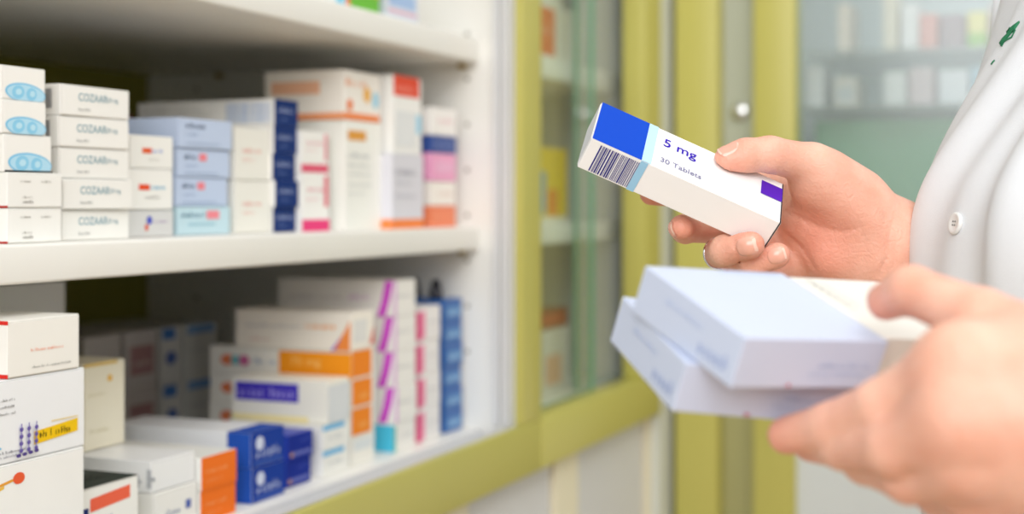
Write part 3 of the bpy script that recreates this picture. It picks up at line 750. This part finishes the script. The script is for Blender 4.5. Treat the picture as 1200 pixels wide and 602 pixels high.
def nets(fn, lo, hi, h, blk=8, smooth=2):
    """surface of fn = 0 on a grid, only where the surface passes"""
    lo = np.asarray(lo, float); n = np.ceil((np.asarray(hi) - lo) / h / blk).astype(int)
    I = np.stack(np.meshgrid(*[np.arange(k) for k in n], indexing='ij'), -1).reshape(-1, 3)
    cen = (lo + (I * blk + blk / 2) * h).astype(np.float32)
    d = np.concatenate([fn(c) for c in np.array_split(cen, max(1, len(cen) // 200000))])
    act = I[np.abs(d) < blk * h * .87 * 1.35 + .004]
    dims = n * blk + 1
    off = np.stack(np.meshgrid(*[np.arange(blk + 1)] * 3, indexing='ij'), -1).reshape(-1, 3)
    grid = np.full(tuple(dims), 9.0, np.float32)
    for ch in np.array_split(act, max(1, len(act) // 300)):
        g = (ch[:, None, :] * blk + off[None]).reshape(-1, 3)
        grid[g[:, 0], g[:, 1], g[:, 2]] = fn((lo + g * h).astype(np.float32))
    offc = np.stack(np.meshgrid(*[np.arange(blk)] * 3, indexing='ij'), -1).reshape(-1, 3)
    cells = (act[:, None, :] * blk + offc[None]).reshape(-1, 3)
    C8 = np.array([[i, j, k] for i in (0, 1) for j in (0, 1) for k in (0, 1)])
    val = np.stack([grid[cells[:, 0] + c[0], cells[:, 1] + c[1], cells[:, 2] + c[2]] for c in C8], 1)
    s = val < 0; m = s.any(1) & ~s.all(1) & (val < 8).all(1)
    cells, val, s = cells[m], val[m], s[m]
    ed = [(a, b) for a in range(8) for b in range(a + 1, 8) if np.abs(C8[a] - C8[b]).sum() == 1]
    acc = np.zeros((len(cells), 3)); cnt = np.zeros(len(cells))
    for a, b in ed:
        x = s[:, a] != s[:, b]
        t = val[:, a] / np.where(x, val[:, a] - val[:, b], 1)
        p = C8[a] + t[:, None] * (C8[b] - C8[a])
        acc[x] += p[x]; cnt[x] += 1
    V = lo + (cells + acc / cnt[:, None]) * h
    key = (cells[:, 0].astype(np.int64) * dims[1] + cells[:, 1]) * dims[2] + cells[:, 2]
    order = np.argsort(key); ks = key[order]

    def find(c):
        kk = (c[:, 0].astype(np.int64) * dims[1] + c[:, 1]) * dims[2] + c[:, 2]
        p = np.clip(np.searchsorted(ks, kk), 0, len(ks) - 1)
        return np.where(ks[p] == kk, order[p], -1)
    Q = []
    for ax in range(3):
        b = [4, 2, 1][ax]
        x = s[:, 0] != s[:, b]
        c = cells[x]; inside = s[x, 0]
        o1 = np.zeros(3, int); o2 = np.zeros(3, int); o1[(ax + 1) % 3] = 1; o2[(ax + 2) % 3] = 1
        q = np.stack([find(c), find(c - o1), find(c - o1 - o2), find(c - o2)], 1)
        q[~inside] = q[~inside][:, ::-1]
        Q.append(q[(q >= 0).all(1)])
    Q = np.concatenate(Q)
    for _ in range(smooth):
        A = np.zeros_like(V); N = np.zeros(len(V))
        for i in range(4):
            for j in ((i + 1) % 4, (i + 3) % 4):
                np.add.at(A, Q[:, i], V[Q[:, j]]); np.add.at(N, Q[:, i], 1)
        L = A / np.maximum(N, 1)[:, None] - V
        V = V + .5 * L
    return V, Q


def np_mesh(name, V, Q, m, parent, org):
    me = bpy.data.meshes.new(name)
    V = V - np.asarray(org)
    me.vertices.add(len(V)); me.vertices.foreach_set('co', V.astype(np.float32).ravel())
    me.loops.add(Q.size); me.loops.foreach_set('vertex_index', Q.astype(np.int32).ravel())
    me.polygons.add(len(Q)); me.polygons.foreach_set('loop_start', (np.arange(len(Q)) * 4).astype(np.int32))
    me.polygons.foreach_set('loop_total', np.full(len(Q), 4, np.int32))
    me.update(calc_edges=True); me.validate()
    me.polygons.foreach_set('use_smooth', np.ones(len(me.polygons), bool))
    me.materials.append(m)
    return link(name, me, parent)


# --- the person: faces the shelves, seen from the left side
TC = C2W(.404, 0, .765)                                   # torso axis, plan position
ANG = math.radians(16)                                    # chest turned a little towards the lens
FD = D2W(-math.cos(ANG), 0, -math.sin(ANG)); SD = D2W(math.sin(ANG), 0, -math.cos(ANG))   # front, left side
person_org = np.array([TC[0], TC[1], 0.0])


def T3(f, s, z):                                          # front, to her left, height above floor
    return np.array([TC[0], TC[1], 0]) + FD * f + SD * s + UP * z


def hp_(px, py, D, r):
    return (PX(px, py, D), r)


RH = dict(
    thumb=[hp_(853, 188, .803, .0083), hp_(874, 182, .803, .0094), hp_(902, 181, .806, .0102), hp_(950, 192, .817, .0118), hp_(1000, 232, .834, .018)],
    index=[hp_(763, 227, .858, .0070), hp_(797, 227, .874, .0082), hp_(838, 226, .880, .0092), hp_(918, 218, .868, .0125)],
    middle=[hp_(798.5, 266, .806, .0071), hp_(803, 268, .832, .0082), hp_(838, 268, .866, .0090), hp_(905, 246, .872, .0125)],
    ring=[hp_(880, 287, .782, .0077), hp_(850, 293, .797, .0084), hp_(843, 296, .832, .0088), hp_(912, 280, .868, .0118)],
    pinky=[hp_(911, 299, .790, .0073), hp_(884, 307, .797, .0081), hp_(866, 313, .824, .0085), hp_(930, 310, .858, .0108)])
LH = dict(
    thumb=[hp_(1038, 354, .576, .0076), hp_(1068, 340, .564, .0096), hp_(1150, 374, .538, .0115), hp_(1245, 430, .520, .019)],
    index=[hp_(922, 510, .577, .0078), hp_(975, 500, .557, .0094), hp_(1035, 477, .535, .0107), hp_(1128, 434, .515, .0155)],
    middle=[hp_(950, 518, .582, .0080), hp_(990, 522, .555, .0094), hp_(1048, 524, .525, .0107), hp_(1125, 490, .505, .0155)],
    ring=[hp_(985, 522, .588, .0080), hp_(1015, 540, .562, .0090), hp_(1066, 557, .532, .0103), hp_(1130, 535, .512, .0145)],
    pinky=[hp_(1042, 540, .598, .0075), hp_(1066, 560, .575, .0080), hp_(1102, 578, .548, .0090), hp_(1145, 572, .525, .0130)])
RW, LW = PX(1046, 287, .845), PX(1330, 505, .500)
RE, LE = T3(-.03, -.265, ZC - .10), T3(-.0, .265, ZC - .16)
RS, LS = T3(-.035, -.165, ZC + .165), T3(-.035, .165, ZC + .165)
pinchR = np.array([.0, 0, 0])


def palm_R(P):
    d = None
    for nm in ('index', 'middle', 'ring', 'pinky'):
        a, ra = RH[nm][-1]
        w = RW + {'index': (PX(1040, 268, .846) - RW), 'middle': (PX(1044, 280, .848) - RW), 'ring': (PX(1046, 294, .846) - RW), 'pinky': (PX(1046, 306, .842) - RW)}[nm]
        c = cone(P, a, w, ra, .0165)
        d = c if d is None else smin(d, c, .012)
    d = smin(d, cone(P, PX(962, 214, .826), PX(1010, 252, .833), .0185, .0205), .012)        # ball of the thumb
    d = smin(d, cone(P, PX(975, 300, .838), PX(1030, 310, .838), .0150, .0170), .012)       # heel of the hand
    d = smin(d, cone(P, PX(945, 262, .846), PX(1015, 282, .840), .0150, .0180), .014)
    fa = cone(P, PX(1042, 287, .846), PX(1130, 315, .885), .0195, .0225)
    fb = cone(P, PX(1042, 272, .842), PX(1130, 295, .880), .0165, .0225)
    fc = cone(P, PX(1042, 303, .842), PX(1130, 335, .880), .0165, .0225)
    f = smin(smin(fa, fb, .012), fc, .012)
    d = smin(d, f, .014)
    return d


def palm_L(P):
    d = None
    for nm, wy in (('index', 455), ('middle', 490), ('ring', 525), ('pinky', 550)):
        a, ra = LH[nm][-1]
        c = cone(P, a, PX(1310, wy, .500), ra, .019)
        d = c if d is None else smin(d, c, .012)
    return smin(d, cone(P, LH['thumb'][-1][0], LH['index'][-1][0], .015, .0125), .016)


def arm(P, w, e, s, rw):
    return smin(smin(cone(P, w, e, rw, .036), cone(P, e, s, .037, .046), .01), cone(P, s, T3(-.03, 0, ZC + .17), .046, .06), .03)


HEAD = T3(.045, 0, ZC + .37)
HA = np.array([FD, SD, UP])


def skull(P):
    d = ell(P, HEAD + UP * .025 - FD * .012, HA, (.098, .076, .100))
    d = smin(d, ell(P, HEAD - UP * .055 + FD * .022, HA, (.066, .056, .062)), .03)
    d = smin(d, cone(P, HEAD + FD * .088 + UP * .005, HEAD + FD * .108 - UP * .026, .006, .0115), .012)
    d = smin(d, ell(P, HEAD + FD * .078 - UP * .058, HA, (.014, .024, .012)), .012)
    for s in (-1, 1):
        d = smin(d, ell(P, HEAD + SD * s * .076 - FD * .01 - UP * .008, HA, (.020, .009, .032)), .006)
        d = -smin(-d, ell(P, HEAD + FD * .094 + SD * s * .032 + UP * .008, HA, (.016, .018, .013)), .01)
    return d


CREASES = [([(916, 246), (935, 254), (960, 266), (985, 272), (1003, 268)], .0009, .0011), ([(1008, 262), (1014, 285), (1012, 310), (1006, 322)], .0008, .0012),
           ([(918, 272), (940, 290), (955, 315)], .0012, .0010), ([(1035, 250), (1042, 275), (1040, 300), (1030, 322)], .0013, .0011), ([(1044, 262), (1049, 285), (1047, 310)], .0010, .0010),
           ([(893, 199), (888, 190), (893, 200)], .0008, .0012), ([(858, 279), (863, 292), (866, 305)], .0012, .0010)]


def body_fn(P):
    P = P.astype(np.float32)
    d = np.full(len(P), 9.0, np.float32)
    # each limb is worked out only near itself
    nearR = np.linalg.norm(P - PX(930, 255, .84), axis=1) < .20
    if nearR.any():
        p = P[nearR]; pal = palm_R(p)
        q = pal.copy()
        for nm in RH:
            f = chain(p, RH[nm], .0035)
            q = np.minimum(q, smin(pal, f, .010 if nm == 'thumb' else .006))
        rel = p - CAM.astype(np.float32); dd = rel @ LOOK.astype(np.float32)
        sx = 600 + F * (rel @ RIGHT.astype(np.float32)) / dd; sy = 237 - F * rel[:, 2] / dd
        for line, dep, wid in CREASES:
            best = np.full(len(p), 1e9)
            for (x0, y0), (x1, y1) in zip(line[:-1], line[1:]):
                ex, ey = x1 - x0, y1 - y0
                t = np.clip(((sx - x0) * ex + (sy - y0) * ey) / (ex * ex + ey * ey), 0, 1)
                best = np.minimum(best, (sx - x0 - t * ex) ** 2 + (sy - y0 - t * ey) ** 2)
            q = q + dep * np.exp(-best * (dd / F) ** 2 / wid ** 2) * (dd < .845)
        d[nearR] = np.minimum(d[nearR], np.maximum(q, -obox(p, hero_corner, a_, v_, u_, (hd[0], hd[2], hd[1]), .0014)))
    nearL = np.linalg.norm(P - PX(1120, 480, .53), axis=1) < .17
    if nearL.any():
        p = P[nearL]; pal = palm_L(p); q = pal.copy()
        for nm in LH:
            f = chain(p, LH[nm], .0035)
            q = np.minimum(q, smin(pal, f, .012 if nm == 'thumb' else .007))
        for t, ex, ey, dm in ((b1t, e1, e2, bd), (b2t, f1, f2, bd2), (wt, e1, e2, wd)):
            q = np.maximum(q, -obox(p, t + ex * dm[0] + ey * dm[1] + hh * dm[2], ex, -ey, -hh, dm, .0008))
        d[nearL] = np.minimum(d[nearL], q)
    rest = arm(P, PX(1110, 308, .876), RE, RS, .0225)
    d = smin(d, rest, .01)
    d = smin(d, arm(P, PX(1325, 505, .500), LE, LS, .027), .01)
    d = smin(d, cone(P, T3(-.03, 0, ZC + .17), T3(-.02, 0, ZC - .25), .075, .095), .05)
    d = smin(d, cone(P, T3(-.03, 0, ZC + .17), T3(.0, 0, ZC + .30), .055, .050), .03)
    d = smin(d, skull(P), .03)
    return d


BH = .0015
allp = [p for c in list(RH.values()) + list(LH.values()) for p, r in c] + [RE, LE, RS, LS, HEAD + UP * .16, HEAD + FD * .13, HEAD - FD * .13, T3(-.02, 0, ZC - .35), T3(.1, .1, ZC), T3(-.1, -.1, ZC)]
lo = np.min(allp, 0) - .06; hi = np.max(allp, 0) + .06
V, Q = nets(body_fn, lo, hi, BH, 8, 2)
skin = skin_mat()
person = empty('person', person_org)
tag(person, 'person in a white lab coat holding one box up and three below', 'person')
body = np_mesh('body', V, Q, skin, person, person_org)
tips = [(RH[n][0][0], .016) for n in RH] + [(LH[n][0][0], .015) for n in LH] + [(RH[n][2][0], .010) for n in ('ring', 'pinky', 'thumb')] + [(PX(955, 285, .82), .03)]
pk = np.zeros(len(V))
for c, r in tips:
    pk = np.maximum(pk, .55 * np.exp(-((V - c) ** 2).sum(1) / r ** 2))
at = body.data.attributes.new('pink', 'FLOAT', 'POINT'); at.data.foreach_set('value', pk.astype(np.float32)[:len(body.data.vertices)])

# --- nails, lying on the finger ends
nail_m = mat('nail', 'E6AA96', .22, .03, 60, coat=.4)
nail_t = mat('nail_tip', 'ECC4B2', .4, .02, 60)


def nail(hand, nm, dors, wid, length, shift=.0, roll=0.0):
    pts = hand[nm]; tip, r = pts[0]; ax = tip - pts[1][0]; ax = ax / np.linalg.norm(ax)
    dv = np.asarray(dors, float); dv = dv - ax * (dv @ ax); dv /= np.linalg.norm(dv)
    sd = np.cross(ax, dv)
    mb = MB(); rings = 7; n = 28; vs = []; ms = []
    def surf(s, w):
        o = tip + ax * s + sd * w + dv * .022; t = 0.0
        for _ in range(40):
            d = float(chain(np.array([o - dv * t], np.float32), pts, .0035)[0])
            t += d * .8
            if d < 1e-5: break
        return o - dv * min(t, .026)
    for i in range(rings + 1):
        rr = i / rings
        for j in range(n):
            c, s_ = math.cos(2 * math.pi * j / n), math.sin(2 * math.pi * j / n)
            k = (abs(c) ** 3 + abs(s_) ** 3) ** (-1 / 3)
            x, y = c * k * rr, s_ * k * rr
            p = surf(shift + x * length / 2, y * wid / 2)
            lift = .00055 * (1 - .75 * rr ** 4) + (.0004 if x > .75 else 0) - (.0005 if (i == rings and x < .6) else 0)
            vs.append(p + dv * lift); ms.append(x)
    b = 0
    fs, mi = [], []
    for i in range(rings):
        for j in range(n):
            q = (i * n + j, i * n + (j + 1) % n, (i + 1) * n + (j + 1) % n, (i + 1) * n + j)
            fs.append(q); mi.append(sum(ms[t] for t in q) / 4 > .80)
    A = [q for q, t in zip(fs, mi) if not t]; B = [q for q, t in zip(fs, mi) if t]
    mb.mesh([v - person_org for v in vs], A, nail_m, True)
    k = mb.mi(nail_t)
    for q in B: mb.f.append(q); mb.m.append(k); mb.s.append(True)
    o = mb.build('fingernail', body)
    return o


nmain = -np.array(v_)
nail(RH, 'thumb', D2W(-.05, .95, -.45), .0120, .0125, -.0016)
nail(RH, 'middle', D2W(-1, -.25, -.35), .0100, .0105, .0005)
nail(RH, 'ring', D2W(.05, .02, -1), .0110, .0112, .0015)
nail(RH, 'pinky', D2W(.05, .10, -1), .0095, .0100, .0015)
nail(LH, 'thumb', D2W(-.3, .8, .2), .0115, .0125, .0005)

# ring on the ring finger
rg = MB(); ra_, rb_ = RH['ring'][2][0], RH['ring'][3][0]; ax = (RH['ring'][1][0] - ra_) / np.linalg.norm(RH['ring'][1][0] - ra_); c = ra_ + ax * .004 - UP * .0007
cam_dir = ax; x = np.cross(ax, UP); x /= np.linalg.norm(x); y = np.cross(ax, x)
rg.tube([Vector(c - person_org + (x * math.cos(t * math.pi / 16) + y * math.sin(t * math.pi / 16)) * .0092) for t in range(32)], .0008, mat('silver', 'DADADC', .18, .02, metal=1.0), 8, True)
rg.build('finger_ring', person)

# --- lab coat
ZS = np.array([-.62, -.45, -.30, -.17, -.09, -.03, .005, .025, .05, .07, .10, .14, .18, .215]) + ZC
AF = np.array([.175, .172, .168, .163, .164, .167, .163, .150, .131, .1185, .098, .085, .072, .056])
AB = np.array([.16, .155, .145, .135, .13, .128, .128, .128, .128, .126, .122, .115, .10, .075])
WB = np.array([.225, .215, .200, .188, .188, .192, .193, .193, .192, .190, .187, .182, .165, .105])

ZD = np.linspace(ZS[0], ZS[-1], 420); KER = np.exp(-np.linspace(-2.5, 2.5, 41) ** 2 / 2); KER /= KER.sum()
AF, AB, WB = [np.convolve(np.pad(np.interp(ZD, ZS, q), 20, mode='reflect', reflect_type='odd'), KER, 'valid') for q in (AF, AB, WB)]


def coat_fn(P):
    P = P.astype(np.float32)
    r = P - T3(0, 0, 0).astype(np.float32); f = r @ FD.astype(np.float32); s = r @ SD.astype(np.float32); z = P[:, 2]
    a = np.where(f > 0, np.interp(z, ZD, AF), np.interp(z, ZD, AB)); b = np.interp(z, ZD, WB)
    k = np.sqrt((np.abs(f) / a) ** 2.25 + (np.abs(s) / b) ** 2.25)
    k = ((np.abs(f) / a) ** 2.25 + (np.abs(s) / b) ** 2.25) ** (1 / 2.25)
    d = (k - 1) * np.minimum(a, b) * .92
    th = np.arctan2(s, f)
    # hanging folds: run down from the bust, stronger below it
    fold = np.sin(th * 9 + 1.3 * np.sin(z * 11)) * .0032 + np.sin(th * 21 + 2.1 * np.sin(z * 7 + 1) + z * 6) * .0018
    fold += .0035 * np.exp(-((s - .075 - (ZC - z) * .16) / .013) ** 2) - .003 * np.exp(-((s - .105 - (ZC - z) * .22) / .014) ** 2)
    d = d - fold * (z < ZC + .16) 
    # button band: a raised strip with a stitched edge
    sb = s - .012
    band = 1 / (1 + np.exp(-(.021 - np.abs(sb)) / .0012))
    d = d - .0022 * band * (f > 0) + .0011 * np.exp(-((np.abs(sb) - .0165) / .0011) ** 2) * (f > 0)
    d = d - .0035 * np.exp(-((sb - .036) / .006) ** 2) * (f > 0) * np.clip((ZC + .03 - z) / .09, 0, 1)
    # breast pocket, slightly proud
    pk = (np.clip(1 - np.abs(s - .095) / .048, 0, .08) / .08) * (np.clip((ZC + .068 + .10 * (s - .095) - z) / .003, 0, 1)) * np.clip((z - ZC + .05) / .004, 0, 1)
    d = d - .0016 * pk * (f > 0)
    d = np.maximum(d, ZS[0] - z); d = np.maximum(d, (z - ZS[-1]) * .8)
    for w, e, sh, rw in ((PX(1150, 320, .895), RE, RS, .040), (PX(1420, 480, .49), LE, LS, .044)):
        ax = (e - w) / np.linalg.norm(e - w)
        sl = smin(cone(P, w, e, rw, .053), cone(P, e, sh, .054, .064), .02)
        sl = np.maximum(sl, -((P - w.astype(np.float32)) @ ax.astype(np.float32)))
        q = P @ (ax.astype(np.float32))
        sl = sl - .0018 * np.sin(q * 120 + 3 * np.sin(z * 30))
        d = smin(d, sl, .018)
    d = np.maximum(d, .004 - cone(P, T3(-.0, 0, ZC + .17), T3(.02, 0, ZC + .32), .062, .060))
    return d


CL = T3(0, 0, ZC)
V, Q = nets(coat_fn, np.min([RE, LE, T3(.3, .3, 0), T3(-.3, -.3, 0), T3(.3, -.3, 0), T3(-.3, .3, 0), PX(1150, 320, .9)], 0) * [1, 1, 0] - [.08, .08, 0] + [0, 0, ZC - .66],
            np.max([RE, LE, T3(.3, .3, 0), T3(-.3, -.3, 0), T3(.3, -.3, 0), T3(-.3, .3, 0)], 0) * [1, 1, 0] + [.08, .08, ZC + .27], .0030, 8, 1)
cloth = mat('white_cotton', 'E5E8EC', .85, .015, 60, .25, 900, spec=.25)
coat = np_mesh('lab_coat', V, Q, cloth, person, person_org)


def on_coat(px, py, d0=.45):
    o = PX(px, py, d0); dr = PX(px, py, 1) - CAM; dr /= np.linalg.norm(dr); t = 0
    for _ in range(400):
        v = float(coat_fn(np.array([o + dr * t]))[0]); t += v * .6
        if v < 1e-5: break
    p = o + dr * t; e = .002
    g_ = np.array([float(coat_fn(np.array([p + k * e]))[0]) - float(coat_fn(np.array([p - k * e]))[0]) for k in np.eye(3)])
    return p, g_ / np.linalg.norm(g_)


bp_, bn = on_coat(1121, 262)
bt = MB(); bt.lathe(bp_ - person_org, [(.0, -.0005), (.0056, -.0005), (.0061, .0006), (.0061, .0014), (.0052, .0021), (.0040, .0016), (.0, .0014)], mat('button_plastic', 'E6E6E4', .25, .02), 28, tuple(bn))
for i in range(4):
    x = np.cross(bn, UP); x /= np.linalg.norm(x); y = np.cross(bn, x)
    c = bp_ - person_org + bn * .00165 + (x * math.cos(i * math.pi / 2 + .78) + y * math.sin(i * math.pi / 2 + .78)) * .0014
    bt.lathe(c, [(.0, 0), (.0004, 0), (.0004, .0002), (0, .0002)], dark, 8, tuple(bn))
bt.build('button', coat)
# green embroidery on the chest: a twisting run of stitches
em = MB(); thread = mat('green_thread', '1F7A52', .6, .15, 400)


o_cam = CAM


def stitch(pts, r):
    q = []
    for (x, y) in pts:
        p, n_ = on_coat(x, y); 
        if np.linalg.norm(p - o_cam) < 1.0: q.append(Vector(p - person_org + n_ * .0004))
    if len(q) > 1: em.tube(q, r, thread, 8)


EMB = True
for off in (0, 1.6, -1.4):
    stitch([(1173 + off * .5, 53 + off), (1177 + off, 46), (1182, 41 + off), (1188 + off * .6, 33 + off), (1195, 26)], .0007)
stitch([(1181, 43), (1181, 37), (1184, 33), (1187, 35)], .0007)
stitch([(1176, 50), (1180, 47), (1186, 44), (1190, 36), (1186, 38)], .0006)
stitch([(1162, 76), (1164, 73), (1166, 71)], .0005)
em.build('embroidery', coat)

# hair, eyes, trousers and shoes finish the figure
hair_m = mat('dark_hair', '2B1D16', .45, .2, 80, .3, 300)


def hair_fn(P):
    P = P.astype(np.float32)
    d = ell(P, HEAD + UP * .030 - FD * .016, HA, (.108, .086, .108))
    d = smin(d, cone(P, HEAD - FD * .085 + UP * .02, HEAD - FD * .105 - UP * .10, .045, .022), .03)
    fr = (P - (HEAD + FD * .055 + UP * .045).astype(np.float32)) @ (FD * .8 - UP * .6).astype(np.float32)
    return np.maximum(d, fr)


V, Q = nets(hair_fn, HEAD - .22, HEAD + .22, .005, 8, 2)
np_mesh('hair', V, Q, hair_m, person, person_org)
for s in (-1, 1):
    ey = MB()
    c = HEAD + FD * .080 + SD * s * .032 + UP * .008 - person_org
    ey.lathe(c - FD * .0115, [(0, 0)] + [(.0115 * math.sin(t * math.pi / 10), .0115 - .0115 * math.cos(t * math.pi / 10)) for t in range(1, 10)] + [(0, .023)], mat('eye_white', 'F2F0EC', .15), 16, tuple(FD))
    ey.lathe(c + FD * .0095, [(0, 0), (.005, 0), (.004, .0022), (0, .0026)], mat('iris', '3A2A1E', .15), 16, tuple(FD))
    ey.build('eye', person)


def legs_fn(P):
    P = P.astype(np.float32); d = None
    for s in (-1, 1):
        c = smin(cone(P, T3(-.0, s * .085, ZC - .30), T3(.01, s * .08, .52), .098, .070), cone(P, T3(.01, s * .08, .52), T3(-.02, s * .08, .09), .070, .058), .02)
        d = c if d is None else smin(d, c, .03)
    return np.maximum(d, .075 - P[:, 2])


V, Q = nets(legs_fn, T3(0, 0, 0) - [.3, .3, -.05], T3(0, 0, ZC - .15) + [.3, .3, 0], .007, 8, 2)
np_mesh('trousers', V, Q, mat('grey_trousers', '5A5E66', .8, .05, 80), person, person_org)
for s in (-1, 1):
    def shoe_fn(P):
        P = P.astype(np.float32)
        d = smin(cone(P, T3(-.06, s * .08, .045), T3(.12, s * .085, .035), .045, .036), cone(P, T3(-.04, s * .08, .05), T3(-.03, s * .08, .10), .044, .046), .02)
        return np.maximum(d, .0005 - P[:, 2])
    V, Q = nets(shoe_fn, T3(0, s * .08, 0) - [.25, .25, .02], T3(0, s * .08, .16) + [.25, .25, 0], .005, 8, 2)
    np_mesh('shoe', V, Q, mat('white_shoe', 'E6E4E0', .5), person, person_org)

# ------------------------------------------------------------------ light, lens
sc = bpy.context.scene
w = bpy.data.worlds.new('daylight'); sc.world = w; w.use_nodes = True
bg = w.node_tree.nodes['Background']; bg.inputs[0].default_value = (.98, .985, 1.0, 1); bg.inputs[1].default_value = WORLD


def area(name, loc, to, size, sy, e, col=(1, .97, .93)):
    l = bpy.data.lights.new(name, 'AREA'); l.shape = 'RECTANGLE'; l.size = size; l.size_y = sy; l.energy = e; l.color = col
    o = bpy.data.objects.new(name, l); COL.objects.link(o); o.location = loc
    o.rotation_euler = (Vector(to) - Vector(loc)).to_track_quat('-Z', 'Y').to_euler()
    return o


area('ceiling_panel', (.45, .9, 2.6), (.45, .9, 0), 1.2, 1.6, E_CEIL)
area('ceiling_panel', (.9, -.9, 2.6), (.6, -.6, 0), 1.2, 1.2, E_CEIL)
area('fill_light', (.15, -2.1, 2.35), (-.1, 1.2, 1.1), 2.8, 1.7, E_FILL, (.985, .99, 1.0))  # unseen fill added behind the camera to brighten faces turned towards it
area('fill_light', (2.7, .6, 1.6), (-.6, .8, 1.15), 2.2, 1.6, E_SIDE, (1, .99, .97))

cam = bpy.data.cameras.new('camera'); co = bpy.data.objects.new('camera', cam); COL.objects.link(co)
cam.sensor_width = 36.0; cam.lens = F / 1200 * 36.0
co.location = CAM; co.rotation_euler = (math.pi / 2, 0, TH)
cam.shift_y = -(301 - 237) / 1200
cam.clip_start = .02
cam.dof.use_dof = True; cam.dof.focus_distance = .80; cam.dof.aperture_fstop = FSTOP
sc.camera = co
sc.view_settings.view_transform = 'Standard'; sc.view_settings.look = 'None'
sc.view_settings.gamma = 1; sc.view_settings.use_curve_mapping = False
sc.view_settings.exposure = EXPO
sc.cycles.use_denoising = True
sc.cycles.max_bounces = 8; sc.cycles.transparent_max_bounces = 12
sc.cycles.sample_clamp_indirect = 6

for i in range(len(ALL)):
    for j in range(i + 1, len(ALL)):
        A, B = ALL[i], ALL[j]
        ov = [min(A[2 + 2 * k], B[2 + 2 * k]) - max(A[1 + 2 * k], B[1 + 2 * k]) for k in range(3)]
        if min(ov) > .002: print('BOXHIT', A[0], '|', B[0], [round(v, 4) for v in ov])
